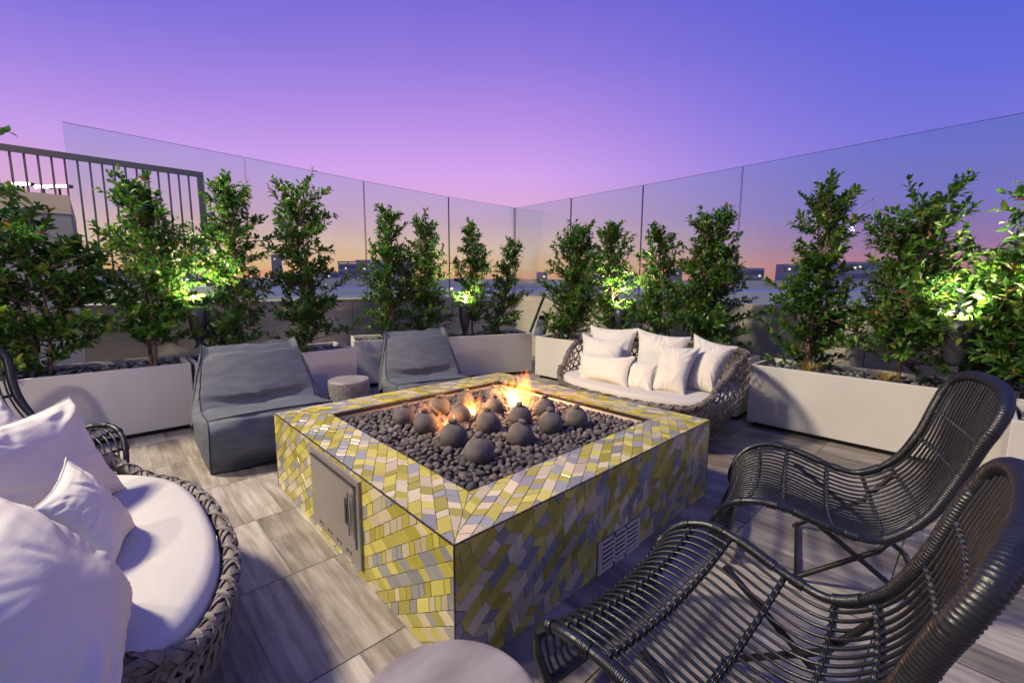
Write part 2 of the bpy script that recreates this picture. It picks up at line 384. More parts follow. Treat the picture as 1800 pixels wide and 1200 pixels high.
# floodlights far left
def view_pt(px, py, D):
    # a real position D metres ahead of the camera (used only for far skyline placement)
    d = Fw+((px-900)/F_PX)*Rr-((py-600)/F_PX)*Vv; k = D/d.dot(Vector((fe, fn, 0))); return Vector((0,0,1.35))+k*d
for i, (px, py, wd, lab) in enumerate([(40,324,.9,'bright floodlight bank furthest left above the stair block'),(76,329,.7,'bright floodlight bank in the middle of the three above the stair block'),(104,328,1.1,'bright floodlight bank furthest right beside the glass edge')]):
    p = view_pt(px, py, 40); t = empty('floodlight', (p.x, p.y, 0)); tag(t, lab, 'floodlight', 'floodlights over the far left block')
    mb = MB(); mb.tube([(0,0,-22),(0,0,p.z-.15)], .09, 8); mb.build('pole', M['rail'], t)
    mb = MB(); mb.cbox((0,0,p.z), Rr*wd, Vector((fe,fn,0))*.15, Vector((0,0,.13))); mb.build('housing', M['rail'], t)
    mb = MB()
    for k in (-1,0,1): mb.cbox(Vector((0,0,p.z))+Rr*(k*wd*.62)-Vector((fe,fn,0))*.16, Rr*wd*.24, Vector((fe,fn,0))*.01, Vector((0,0,.11)))
    mb.build('lens', M['flood'], t)

# far roofs and skyline (all perpendicular boxes at their own distances)
def far_box(name, px0, px1, pyt, D, depth, mats, lab, cat, kind=None, zb=-22, obj=None, parent=None):
    a = view_pt(px0, pyt, D); b2 = view_pt(px1, pyt, D); h = Vector((fe, fn, 0)); z = (a.z+b2.z)/2
    a = Vector((a.x,a.y,zb)); b2 = Vector((b2.x,b2.y,zb)); c_ = b2+h*depth; d = a+h*depth
    mb = MB(); vs = [a,b2,c_,d]+[Vector((p.x,p.y,z)) for p in (a,b2,c_,d)]
    mb.add(vs, [(3,2,1,0),(4,5,6,7),(0,1,5,4),(1,2,6,5),(2,3,7,6),(3,0,4,7)])
    return mb, a, b2, z
def building(px0, px1, pyt, D, depth, m, lab, cat='building', floors=0, bays=0, crown=False, zb=-22, name='far_building', winm='far_glass'):
    mb, a, b2, z = far_box(name, px0, px1, pyt, D, depth, m, lab, cat, zb=zb)
    t = empty(name, (0,0,0)); tag(t, lab, cat)
    mb.build('wall', M[m], t)
    h = Vector((fe, fn, 0)); u = (b2-a); L = u.length; u.normalize()
    if floors:
        fh = 3.6 if D > 120 else 3.0
        for k in range(floors):
            mb = MB(); zt = z-fh*(k+.25); c_ = (a+b2)/2; c_ = Vector((c_.x,c_.y,zt-fh*.3))-h*.06
            mb.cbox(c_, u*(L/2*.96), h*.05, Vector((0,0,fh*.28)))
            mb.build('window', M[winm], t)
    wr_ = random.Random(int(abs(px0))+7)
    for k in range(0 if 'roof' in name else 2 if L > 12 else 1):
        q = a+u*(L*wr_.uniform(.12,.88)); mb = MB(); mb.cbox(Vector((q.x,q.y,z-wr_.uniform(1.5,3.5)))-h*.25, u*.45, h*.04, Vector((0,0,.35))); mb.build('lit_window', M['window_lit'], t)
    if crown:
        mb = MB(); c_ = (a+b2)/2; c_ = Vector((c_.x,c_.y,z+.9))+h*depth/2
        mb.cbox(c_, u*(L/2*1.02), h*(depth/2*1.02), Vector((0,0,.3)))
        mb.build('roof', M['far_blue'], t)
        n = max(3, int(L/7))
        for k in range(n+1):
            mb = MB(); q = a+u*(L*k/n); mb.cbox(Vector((q.x,q.y,z+.3))+h*.6, u*.3, h*.3, Vector((0,0,.32)))
            mb.build('column', M['far_blue'], t)
    return t
building(560,640,478,260,5,'far_blue','low bluish block under the open topped building, left of centre on the skyline', floors=3)
building(594,645,463,250,5,'far_blue','blue block with an open colonnaded top floor at left of centre on the skyline', floors=4, crown=True)
building(626,720,461,240,5,'far_blue','wide blue block partly hidden by the tallest shrub of the left corner planter', floors=4, crown=True)
building(476,488,447,300,5,'far_cream','narrow pale tower behind the tall shrub over the first beanbag', 'tower', floors=0)
building(500,562,480,230,5,'far_blue','low dark blue roofline between the pale tower and the open topped block', floors=2)
building(944,962,478,180,5,'far_blue','small dark blue box building just right of the glass corner', floors=2)
building(1030,1118,483,220,5,'far_blue','low dark strip building behind the round shrub right of the glass corner', floors=1)
building(1184,1200,472,200,5,'far_blue','small dark block at the left edge of the tall conical shrub', floors=2)
building(1272,1288,478,260,5,'far_blue','small dusky block directly left of the cream ended glass block', floors=2)
building(1288,1297,479,200,5,'far_blue','narrow navy block touching the cream ended glass block', floors=2)
t = building(1306,1344,471,190,5,'far_blue','blue glass block with a cream end wall on the right skyline', floors=3, crown=False)
mb, a, b2, z = far_box('', 1297, 1306, 472, 190, 5, None, '', ''); mb.build('end_wall', M['far_cream'], t)
building(1378,1420,464,170,5,'far_blue','long navy block behind the slim topped shrub on the right skyline', floors=3)
building(1420,1552,460,176,5,'far_blue','longest navy block on the right, behind the open branched shrub', floors=3, winm='far_glass')
building(-40,130,470,150,5,'far_blue','dusky low block at far left under the railing', floors=2)
building(150,330,474,200,5,'far_blue','dusky low block behind the second shrub from the left', floors=2)
building(-120,1950,490.5,62,10,'roof_warm_tint','long level grey parapet of the neighbouring roof, below the skyline', 'roof edge', name='neighbouring_roof')
building(-300,2200,511,30,14,'roof_pale','pale lilac roof strip just beyond the glass and below the long grey parapet', 'roof', name='pale_roof', zb=-3)
building(-300,880,521,19,9,'roof_olive','olive grey roof strip behind the left stone parapet', 'roof', name='olive_roof', zb=-3)

# ------------------------------------------------------------------ planters
rs = random.Random(5)
def blob_verts(rnd, c, r, n=1, flat=.62):
    """a rounded irregular pebble"""
    bm = bmesh.new(); bmesh.ops.create_icosphere(bm, subdivisions=2 if n else 1, radius=1)
    sx, sy, sz = r*rnd.uniform(.85,1.3), r*rnd.uniform(.75,1.05), r*flat*rnd.uniform(.8,1.2)
    rot = Matrix.Rotation(rnd.uniform(0,6.3), 3, 'Z') @ Matrix.Rotation(rnd.uniform(-.5,.5), 3, 'X')
    o = Vector((rnd.uniform(-50,50),)*3); vs = []
    for v in bm.verts:
        k = 1+.16*noise.noise(v.co*1.1+o); p = Vector((v.co.x*sx, v.co.y*sy, v.co.z*sz))*k; vs.append(rot @ p+Vector(c))
    fs = [[v.index for v in f.verts] for f in bm.faces]; bm.free(); return vs, fs
def planter(x0, y0, lx, ly, h, label, rot=0, seed=1):
    t = empty('planter', (x0, y0, 0), rot); tag(t, label, 'planter', 'white rectangular planters')
    mb = MB(); q = .028
    bz = .045
    O = [(0,0),(lx,0),(lx,ly),(0,ly)]; I = [(q,q),(lx-q,q),(lx-q,ly-q),(q,ly-q)]
    vs = [(x,y,bz) for x,y in O]+[(x,y,h) for x,y in O]+[(x,y,h) for x,y in I]+[(x,y,h-.16) for x,y in I]
    fs = [(3,2,1,0)]
    for k in range(4):
        j = (k+1) % 4
        fs += [(k,j,4+j,4+k),(4+k,4+j,8+j,8+k),(8+k,8+j,12+j,12+k)]
    mb.add(vs, fs); o = mb.build('shell', M['planter'], t)
    bv = o.modifiers.new('bevel', 'BEVEL'); bv.width = .006; bv.segments = 2; bv.limit_method = 'ANGLE'
    mb = MB(); mb.box((.05,.05,0),(lx-.05,ly-.05,bz-.001)); mb.build('plinth', M['recess'], t)
    mb = MB(); mb.box((q+.001,q+.001,h-.12),(lx-q-.001,ly-q-.001,h-.055)); mb.build('soil', M['soil'], t)
    mb = MB(); rnd = random.Random(seed); n = int(lx*ly*430)
    for k in range(n):
        r = rnd.uniform(.015,.034)
        v, f = blob_verts(rnd, (rnd.uniform(q+.03,lx-q-.03), rnd.uniform(q+.03,ly-q-.03), h-.055+rnd.uniform(.004,.03)), r, 0, .5)
        mb.add(v, f, 0 if rnd.random() < .8 else 1, True)
    s = mb.build('river_stones', [M['stone_dark'], M['stone_pale']]); s.location = (x0,y0,0); s.rotation_euler.z = rot
    tag(s, 'dark river stones mulching the '+label, 'stones', kind='stuff')
    return t
planter(-2.1,4.85,2.68,.62,.61,'long white planter at far left, behind the white cushions and black chair', seed=1)
planter(.61,4.82,1.50,.62,.605,'white planter behind the first beanbag chair, its right end open to view', seed=2)
LR = math.atan2(4.50-5.35, 4.62-2.30)
planter(2.31,5.35,2.48,.62,.605,'white planter behind the second beanbag, running into the glass corner', rot=LR, seed=3)
planter(4.50,1.56,.58,2.74,.592,'white planter behind the wicker sofa by the far fire side', seed=4)
planter(4.46,-1.15,.58,2.60,.592,'white planter with a bluish shadow on its lower left corner, right of the sofa', seed=5)
planter(3.82,-2.9,.60,2.72,.575,'pale planter end glimpsed between the two black rattan chairs at far right', seed=6)

# ------------------------------------------------------------------ shrubs
def shrub(x, y, z0, h, prof, nb, label, seed, lean=(0,0), stems=2, lsize=.045, tones=(.0,.95), limbs=(), bare=.12, nleaf=30, up=.5, thin=1.0, twigtop=0):
    """prof(t) -> crown half-width at relative height t"""
    nb = int(nb*2.15); h = h*.95; lsize = lsize*1.3; nleaf = int(nleaf*1.2); prof0 = prof; prof = (lambda u: max(.03, prof0(u)*1.30-.035)); rnd = random.Random(seed); t = empty('shrub', (x, y, z0)); tag(t, label, 'shrub', 'clipped ficus shrubs in the planters')
    tk = MB(); cr = MB(); tone = []; tw = []
    axis = []
    for s in range(stems):
        a = rnd.uniform(0,6.3); ox, oy = .03*math.cos(a)*(stems > 1), .03*math.sin(a)*(stems > 1); pts = []; rad = []
        ph = rnd.uniform(0,6.3); sp = rnd.uniform(.02,.06)
        for k in range(13):
            u = k/12; pts.append((ox*(1+2*u)+lean[0]*u**1.4+sp*math.sin(ph+u*5)*u, oy*(1+2*u)+lean[1]*u**1.4+sp*math.cos(ph+u*4)*u, h*.97*u-.06*(k == 0)))
            rad.append(.0155*(1-.85*u)+.0015)
        tk.tube(pts, rad, 7); axis.append(pts)
    def leaf(p, d, s, tn):
        d = d.normalized(); n = Vector((rnd.gauss(0,.5), rnd.gauss(0,.5), 1)).normalized()
        b = d.cross(n); b = b.normalized() if b.length > .05 else d.orthogonal().normalized(); n = b.cross(d)
        w_ = s*.27; c = n*(s*.07)
        v = [p, p+d*s*.30-b*w_*.85+c, p+d*s*.33-c*.3, p+d*s*.30+b*w_*.85+c, p+d*s*.68-b*w_*.72+c*.6, p+d*s*.68-c*.5, p+d*s*.68+b*w_*.72+c*.6, p+d*s-n*s*.10]
        cr.add(v, [(0,1,2),(0,2,3),(1,4,5,2),(2,5,6,3),(4,7,5),(5,7,6)], 0, True); tone.extend([tn]*6)
    def spray(p0, d, L, n):
        """one leafy shoot"""
        pts = [p0]; q = Vector(p0); dd = d.normalized(); m = 6
        for k in range(m):
            dd = (dd+Vector((rnd.gauss(0,.10),rnd.gauss(0,.10),.10*up+rnd.gauss(0,.07)))).normalized(); q = q+dd*(L/m); pts.append(q.copy())
        cr.tube(pts, [.0035*(1-.7*k/m) for k in range(m+1)], 4, 1, cap=False); tone.extend([0]*(m*4))
        base = rnd.betavariate(2.0,2.6)*.8
        for k in range(n):
            u = .12+.88*(k+rnd.random())/n; i = min(int(u*m), m-1); fr = u*m-i; p = pts[i].lerp(pts[i+1], fr); tg = (pts[i+1]-pts[i]).normalized()
            sd = rnd.uniform(0,6.3); a = tg.orthogonal().normalized(); b2 = tg.cross(a); o = a*math.cos(sd)+b2*math.sin(sd)
            dl = tg*rnd.uniform(.25,.9)+o*rnd.uniform(.5,1)+Vector((0,0,rnd.uniform(-.15,.25)))
            tn = min(1, max(0, base+rnd.gauss(0,.16)+.12*(u > .8)))
            if rnd.random() < .018: tn = rnd.uniform(.93,1)
            elif tn > .9: tn = .88
            leaf(p, dl, lsize*rnd.uniform(.65,1.25), tn)
    for k in range(nb):
        u = bare+(1-bare)*(k+rnd.random())/nb
        ax = axis[rnd.randrange(stems)]; i = min(int(u*12), 11); p0 = Vector(ax[i]).lerp(Vector(ax[i+1]), u*12-i)
        W = 1.0*prof(u)*rnd.uniform(.45,1.2)*(1.25 if rnd.random() < .12 else 1); a = rnd.uniform(0,6.3)
        el = rnd.uniform(-.1,.75)+.7*max(0,u-.75)*3
        d = Vector((math.cos(a)*math.cos(el), math.sin(a)*math.cos(el), math.sin(el)))
        L = max(.08, W)
        # limb then sprays off it
        m = max(1, int(L/.10)); lp = [p0]; q = p0.copy(); dd = d.copy()
        for j in range(4):
            dd = (dd+Vector((rnd.gauss(0,.12),rnd.gauss(0,.12),rnd.gauss(.03,.08)))).normalized(); q = q+dd*L*.8/4; lp.append(q.copy())
        tk.tube(lp, [.0055,.0045,.0035,.0028,.002], 5, cap=False)
        for j in range(m+1):
            s = (j+.6)/(m+1); ii = min(int(s*4), 3); pp = lp[ii].lerp(lp[ii+1], s*4-ii)
            a2 = rnd.uniform(0,6.3); d2 = dd+Vector((math.cos(a2),math.sin(a2),rnd.uniform(-.4,.8)))*.8
            spray(pp, d2, rnd.uniform(.08,.17), max(4, int(nleaf*.3*thin*rnd.uniform(.7,1.2))))
        spray(lp[-1], dd, rnd.uniform(.08,.18), max(5, int(nleaf*.34*thin)))
    for (u, ang, el, L) in limbs:      # long arms that stick out of the crown
        ax = axis[0]; i = min(int(u*12), 11); p0 = Vector(ax[i]); d = Vector((math.cos(ang)*math.cos(el), math.sin(ang)*math.cos(el), math.sin(el)))
        lp = [p0]; q = p0.copy()
        for j in range(8): d = (d+Vector((rnd.gauss(0,.06),rnd.gauss(0,.06),.03))).normalized(); q = q+d*L/8; lp.append(q.copy())
        tk.tube(lp, [.006*(1-.08*j) for j in range(9)], 5, cap=False)
        for j in range(3,9):
            for s in range(2): spray(lp[j], d+Vector((rnd.gauss(0,.5),rnd.gauss(0,.5),rnd.gauss(.1,.4))), rnd.uniform(.07,.13), 7)
    for k in range(twigtop):
        a = rnd.uniform(0,6.3); p0 = Vector(axis[0][-1])+Vector((rnd.gauss(0,.08),rnd.gauss(0,.08),rnd.uniform(-.12,0)))
        p1 = p0+Vector((math.cos(a)*.12,math.sin(a)*.12,rnd.uniform(.02,.14))); tk.tube([p0,p1], [.0016,.0008], 3, cap=False)
        for s in range(2): leaf(p0.lerp(p1,.7), Vector((rnd.gauss(0,1),rnd.gauss(0,1),.3)), .018, .9)
    tk.build('trunk', M['bark'], t); cr.build('crown', [M['leaf'], M['twig']], t, tone)
    return t
def lerp_prof(pts):
    xs = [p[0] for p in pts]; ys = [p[1] for p in pts]
    return lambda u: float(np.interp(u, xs, ys))
IR = 2.39     # image-right direction in plan is angle -43.25 deg
RT, LT = -YAW, PI-YAW
ZL = .555
shrub(-.62,5.25,ZL,1.98, lerp_prof([(0,.1),(.2,.3),(.5,.3),(.8,.24),(1,.18)]), 34, 'tall shrub cut off by the left picture edge, its crown tip above the railing', 11, lsize=.052)
shrub(-.34,5.15,ZL,1.16, lerp_prof([(0,.26),(.2,.40),(.5,.42),(.8,.36),(1,.2)]), 30, 'broad light green shrub behind the black chair at left', 12, lsize=.055, bare=.03)
shrub(.33,5.15,ZL,1.60, lerp_prof([(0,.12),(.15,.2),(.3,.42),(.62,.44),(.72,.3),(.85,.16),(1,.2)]), 66, 'shrub with a wide middle and thin forked top, left of the first uplight', 13, lsize=.046)
shrub(.98,5.12,ZL,1.78, lerp_prof([(0,.2),(.2,.28),(.5,.22),(.7,.24),(.85,.24),(.92,.12),(1,.06)]), 56, 'slim pointed shrub above the left half of the first beanbag', 14, lsize=.045, bare=.04)
shrub(1.62,5.1,ZL,1.74, lerp_prof([(0,.24),(.15,.32),(.4,.30),(.55,.2),(.8,.26),(.92,.30),(1,.22)]), 62, 'dark shrub with a flared top and two long arms, right above the first beanbag', 15, lsize=.043, limbs=((.14,RT,.18,.62),(.36,RT,.45,.7)), bare=.03)
shrub(2.95,5.42,ZL,1.78, lerp_prof([(0,.24),(.3,.36),(.6,.28),(.75,.17),(.9,.12),(1,.05)]), 60, 'taller of the twin dense shrubs behind the second beanbag, with a pointed tip', 16, lsize=.042, bare=.02, limbs=((.36,LT,.35,.45),))
shrub(3.36,5.27,ZL,1.6, lerp_prof([(0,.24),(.3,.33),(.6,.32),(.8,.22),(1,.14)]), 60, 'shorter right hand twin of the dense shrubs behind the second beanbag', 17, lsize=.042, bare=.02)
shrub(3.98,5.06,ZL,1.62, lerp_prof([(0,.22),(.2,.26),(.4,.2),(.6,.3),(.75,.16),(1,.1)]), 44, 'open shrub lit pale green from below by the small uplight behind the second beanbag', 18, lsize=.042)
shrub(4.35,4.93,ZL,1.38, lerp_prof([(0,.2),(.25,.27),(.45,.14),(.7,.12),(1,.07)]), 40, 'slender dark shrub leaning right at the glass corner', 19, lean=(.2,-.1), lsize=.042, stems=1, limbs=((.35,RT,.45,.4),), bare=.03)
ZR = .54
shrub(4.82,3.96,ZR,1.52, lerp_prof([(0,.2),(.12,.34),(.5,.40),(.75,.34),(.9,.2),(1,.2)]), 76, 'rounded dense shrub at the left end of the planter behind the sofa', 20, lsize=.042, bare=.03, stems=3)
shrub(4.82,3.22,ZR,1.50, lerp_prof([(0,.16),(.3,.25),(.6,.25),(.85,.22),(1,.12)]), 50, 'shrub glowing bright green beside the uplight over the sofa cushions', 21, lsize=.042)
shrub(4.82,2.68,ZR,1.42, lerp_prof([(0,.2),(.35,.24),(.6,.17),(.8,.20),(.93,.18),(1,.06)]), 46, 'narrow shrub with an open top, between the glowing shrub and the conical one', 22, lsize=.042)
shrub(4.84,2.08,ZR,1.58, lerp_prof([(0,.28),(.2,.42),(.4,.40),(.6,.24),(.8,.2),(.93,.12),(1,.05)]), 80, 'tall dark conical shrub at the right end of the planter behind the sofa', 23, lsize=.043, bare=.03, stems=3, limbs=((.3,RT,.1,.55),))
shrub(4.80,1.10,ZR,1.60, lerp_prof([(0,.26),(.25,.36),(.42,.30),(.5,.15),(.65,.13),(.8,.17),(.93,.26),(1,.22)]), 64, 'shrub with a bare waist and flat bushy top at the left of the right planter', 24, lsize=.045, bare=.03, twigtop=26)
shrub(4.82,.42,ZR,1.38, lerp_prof([(0,.3),(.2,.38),(.4,.34),(.6,.32),(.8,.34),(1,.26)]), 62, 'airy light green shrub with a slim straight trunk in the middle of the right planter', 25, lsize=.047, bare=.12, stems=1, thin=.85)
shrub(4.93,-.16,ZR,1.0, lerp_prof([(0,.3),(.3,.36),(.7,.3),(1,.2)]), 44, 'low bright shrub right behind the largest uplight', 27, lsize=.048, bare=.03)
shrub(4.62,-.42,ZR,1.78, lerp_prof([(0,.34),(.3,.44),(.6,.42),(.8,.36),(.92,.26),(1,.14)]), 96, 'large dense shrub cut off by the right picture edge', 26, lsize=.05, bare=.02, stems=3, limbs=((.62,LT,.12,.5),(.70,LT,.2,.55)))

def tuft(x, y, z, label, seed, green=False):
    rnd = random.Random(seed); mb = MB()
    for k in range(150):
        a = rnd.uniform(0,6.3); r = rnd.uniform(0,.05); p = Vector((r*math.cos(a), r*math.sin(a), 0)); d = Vector((math.cos(a),math.sin(a),0)); L = rnd.uniform(.06,.12); w_ = .0018
        b2 = Vector((-d.y,d.x,0))*w_; m1 = p+d*L*.3+Vector((0,0,L*.7)); m2 = p+d*L*.8+Vector((0,0,L*.9))
        mb.add([p-b2,p+b2,m1+b2,m1-b2,m2], [(0,1,2,3),(3,2,4)])
    o = mb.build('grass_tuft', M['dry_grass']); o.location = (x,y,z); tag(o, label, 'grass tuft', 'dry grass tufts in the right planter')
tuft(4.58,1.00,.56,'yellowish grass tuft at the foot of the flat topped shrub', 1)
tuft(4.56,.47,.56,'reddish dry grass tuft at the foot of the airy shrub', 2)
mb = MB(); rnd = random.Random(3)
for k in range(40):
    v, f = blob_verts(rnd, (4.1+rnd.uniform(-.2,.2), -.9+rnd.uniform(-.6,.6), .545), .07, 1, .4); mb.add(v, f, 0, True)
tag(mb.build('moss', M['moss']), 'olive ground cover on the planter between the rattan chairs', kind='stuff')

# ------------------------------------------------------------------ planter uplights
def uplight(x, y, z, s, label, power, tilt=(0,0)):
    t = empty('uplight', (x, y, z)); tag(t, label, 'garden light', 'bullet uplights staked in the planters')
    r = .052*s; H = .20*s
    mb = MB(); prof = [(.0,0),(r*.42,0),(r*.62,H*.07),(r*.82,H*.35),(r*.96,H*.7),(r,H),(r*.93,H),(r*.9,H*.86),(0,H*.84)]
    mb.lathe(prof, (0,0,0), 28)
    for k in range(3): mb.lathe([(r*(.9+.02*k)+.0015,H*(.50+.1*k)),(r*(.9+.02*k)+.0045,H*(.51+.1*k)),(r*(.9+.02*k)+.0015,H*(.52+.1*k))], (0,0,0), 28)
    mb.build('housing', M['lamp_metal'], t)
    mb = MB(); mb.lathe([(0,H*.865),(r*.86,H*.865)], (0,0,0), 20); mb.build('lens', M['bulb'], t)
    mb = MB(); mb.tube([(0,0,.54-z),(0,0,0)], .009*s, 8); mb.cbox((0,0,-.012*s), (.02*s,0,0), (0,.012*s,0), (0,0,.014*s)); mb.build('stake', M['lamp_metal'], t)
    ld = bpy.data.lights.new('uplight_beam', 'SPOT'); ld.energy = power*6.5; ld.color = (1,.88,.50); ld.spot_size = R(128); ld.spot_blend = .6; ld.shadow_soft_size = .06
    lo = bpy.data.objects.new('uplight_beam', ld); col.objects.link(lo); lo.parent = t; lo.location = (0,0,H+.005)
    lo.rotation_euler = (PI+tilt[0], tilt[1], 0)
uplight(.685,5.03,.79,1.55,'dark bullet uplight on a stake at the left end of the first beanbag back',26)
uplight(3.80,5.02,.68,1.7,'dark bullet uplight in the corner planter, behind the second beanbag',20)
uplight(4.74,3.08,.74,1.45,'dark bullet uplight directly behind the sofa cushions',24)
uplight(4.60,.10,.755,1.7,'largest dark bullet uplight, behind the top of the rattan chair at right',30)

# ------------------------------------------------------------------ ladder thing behind corner planters
t = empty('stepladder', (5.45,5.02,0)); tag(t, 'green railed stepladder with a blue grey panel, leaning between the corner planters', 'ladder')
mb = MB(); mb.cbox((0,.16,.80), (.02,0,0), (0,.015,0), (0,-.18,.36)); mb.build('rail', M['ladder_green'], t)
mb = MB(); mb.cbox((-.05,-.10,.66), (.02,0,0), (0,.02,0), (0,-.04,.17)); mb.build('rail', M['ladder_green'], t)
mb = MB(); mb.cbox((-.02,.05,.60), (.02,0,0), (0,.10,-.01), (0,-.05,.16)); mb.build('panel', M['ladder_grey'], t)
mb = MB(); mb.cbox((-.045,-.01,.77), (.012,0,0), (0,.07,0), (0,0,.03)); mb.build('tray', M['black'], t)

# ------------------------------------------------------------------ fire pit
PX0, PX1, PY0, PY1, PH = .78, 2.75, 1.10, 3.09, .5
IX0, IX1, IY0, IY1 = 1.05, 2.49, 1.37, 2.81
pit = empty('fire_pit', (PX0, PY0, 0)); tag(pit, 'large square fire pit clad in yellow, cream and grey diamond mosaic', 'fire pit')
LX, LY = PX1-PX0, PY1-PY0; ix0, ix1, iy0, iy1 = IX0-PX0, IX1-PX0, IY0-PY0, IY1-PY0
mb = MB()
# core walls as four mitred blocks
for (a, b) in (((0.006,0.006,0),(ix0-.003,LY-.006,PH-.006)),((ix1+.003,.006,0),(LX-.006,LY-.006,PH-.006)),((ix0-.003,.006,0),(ix1+.003,iy0-.003,PH-.006)),((ix0-.003,iy1+.003,0),(ix1+.003,LY-.006,PH-.006))):
    mb.box(a, b)
mb.build('body', M['grout'], pit)
def clip(poly, xmin, xmax, ymin, ymax, extra=()):
    def cut(P, f):
        out = []
        for i in range(len(P)):
            a, b = P[i], P[(i+1) % len(P)]; fa, fb = f(a), f(b)
            if fa >= 0: out.append(a)
            if (fa >= 0) != (fb >= 0):
                t_ = fa/(fa-fb); out.append((a[0]+(b[0]-a[0])*t_, a[1]+(b[1]-a[1])*t_))
        return out
    for f in [lambda p: p[0]-xmin, lambda p: xmax-p[0], lambda p: p[1]-ymin, lambda p: ymax-p[1]]+list(extra):
        poly = cut(poly, f)
        if len(poly) < 3: return []
    return poly
def parea(P): return abs(sum(P[i][0]*P[(i+1) % len(P)][1]-P[(i+1) % len(P)][0]*P[i][1] for i in range(len(P))))/2
def mosaic(mb, W, H, place, seed, regions, ang=0):
    """irregular parallelogram mosaic: zig-zag families of edges; place(u,v,d) -> 3d"""
    rnd = random.Random(seed); NI, NJ = 70, 84
    ca, sa = math.cos(ang), math.sin(ang); D_ = math.hypot(W, H)/2+.15
    hh = .050; rows_ = int(2*D_/hh)+1; below = {}
    sk = 1
    for j in range(rows_):
        y0 = -D_+j*hh; y1 = y0+hh
        sk = -sk if rnd.random() < .8 else sk
        dx_ = sk*hh*math.tan(R(rnd.choice([24,30]))) if rnd.random() < .9 else 0.
        x = -D_-rnd.uniform(0,.1)
        while x < D_:
            L_ = rnd.choice([.046,.052,.066,.105])*rnd.uniform(.94,1.06); cc = rnd.choices([0,1,2,3],[.24,.20,.29,.27])[0]
            q = [(x,y0),(x+L_,y0),(x+L_+dx_,y1),(x+dx_,y1)]; x += L_
            q = [(p[0]*ca-p[1]*sa+W/2, p[0]*sa+p[1]*ca+H/2) for p in q]
            if all(p[0] < -.01 or p[0] > W+.01 or p[1] < -.01 or p[1] > H+.01 for p in q) and not (-.05 < q[0][0] < W+.05 and -.05 < q[0][1] < H+.05): continue
            g = .0012; mx_, my_ = sum(p[0] for p in q)/4, sum(p[1] for p in q)/4
            # shrink for grout
            qs = []
            for p in q:
                dx, dy = mx_-p[0], my_-p[1]; l = math.hypot(dx, dy); qs.append((p[0]+dx/l*g*1.5, p[1]+dy/l*g*1.5))
            for reg in regions:
                P = clip(qs, *reg[:4], reg[4] if len(reg) > 4 else ())
                if len(P) < 3 or parea(P) < 2.5e-5: continue
                n = len(P); o_ = .0045
                m_ = (sum(p[0] for p in P)/n, sum(p[1] for p in P)/n)
                inn = [(p[0]+(m_[0]-p[0])*.05, p[1]+(m_[1]-p[1])*.05) for p in P]
                tz = rnd.uniform(-.0004,.0004)
                vs = [place(p[0],p[1],0) for p in P]+[place(p[0],p[1],.0035) for p in P]+[place(p[0],p[1],.0045+tz) for p in inn]
                fs = [tuple(range(2*n,3*n))]
                for k in range(n):
                    k2 = (k+1) % n; fs += [(k,k2,n+k2,n+k),(n+k,n+k2,2*n+k2,2*n+k)]
                mb.add(vs, fs, cc)
TM = [M['tile_y'], M['tile_y2'], M['tile_c'], M['tile_g']]
# left face (x = 0 plane, looking -x): u = y, v = z ; leave door hole
e_ = .004
DY0, DY1, DZ0, DZ1 = .70, 1.29, .055, .475
mb = MB(); mosaic(mb, LY, PH, lambda u, v, d: (.0058-d, u, v), 3, [(e_,DY0,0.002,PH-e_),(DY1,LY-e_,.002,PH-e_),(DY0,DY1,.002,DZ0),(DY0,DY1,DZ1,PH-e_)], ang=R(-33)); mb.build('tiled_side', TM, pit)
VX0, VX1, VZ1 = .80, 1.16, .165
mb = MB(); mosaic(mb, LX, PH, lambda u, v, d: (u, .0058-d, v), 4, [(e_,VX0,.002,PH-e_),(VX1,LX-e_,.002,PH-e_),(VX0,VX1,VZ1,PH-e_)], ang=R(36)); mb.build('tiled_side', TM, pit)
mb = MB(); mosaic(mb, LY, PH, lambda u, v, d: (LX-.0058+d, u, v), 5, [(e_,LY-e_,.002,PH-e_)]); mb.build('tiled_side', TM, pit)
mb = MB(); mosaic(mb, LX, PH, lambda u, v, d: (u, LY-.0058+d, v), 6, [(e_,LX-e_,.002,PH-e_)]); mb.build('tiled_side', TM, pit)
top = MB(); P_ = lambda u, v, d: (u, v, PH-.0058+d)
mosaic(top, LX, LY, P_, 7, [(e_,ix0,e_,LY-e_,(lambda p: p[1]-p[0]-.0015+(.0)*(1), lambda p: (LY-p[1])-p[0]-.0015))], ang=R(60))
mosaic(top, LX, LY, P_, 8, [(e_,LX-e_,e_,iy0,(lambda p: p[0]-p[1]-.0015, lambda p: (LX-p[0])-p[1]-.0015))], ang=R(30))
mosaic(top, LX, LY, P_, 9, [(ix1,LX-e_,e_,LY-e_,(lambda p: p[1]-(LX-p[0])-.0015, lambda p: (LY-p[1])-(LX-p[0])-.0015))], ang=R(118))
mosaic(top, LX, LY, P_, 10, [(e_,LX-e_,iy1,LY-e_,(lambda p: p[0]-(LY-p[1])-.0015, lambda p: (LX-p[0])-(LY-p[1])-.0015))], ang=R(-30))
top.build('tiled_top', TM, pit)
mb = MB(); w_ = .0045
for a, b in (((0,0,PH-w_),(LX,w_,PH+.0005)),((0,LY-w_,PH-w_),(LX,LY,PH+.0005)),((0,w_,PH-w_),(w_,LY-w_,PH+.0005)),((LX-w_,w_,PH-w_),(LX,LY-w_,PH+.0005))): mb.box(a, b)
for x_, y_ in ((0,0),(LX-w_,0),(0,LY-w_),(LX-w_,LY-w_)): mb.box((x_,y_,0),(x_+w_,y_+w_,PH-w_-.0003))
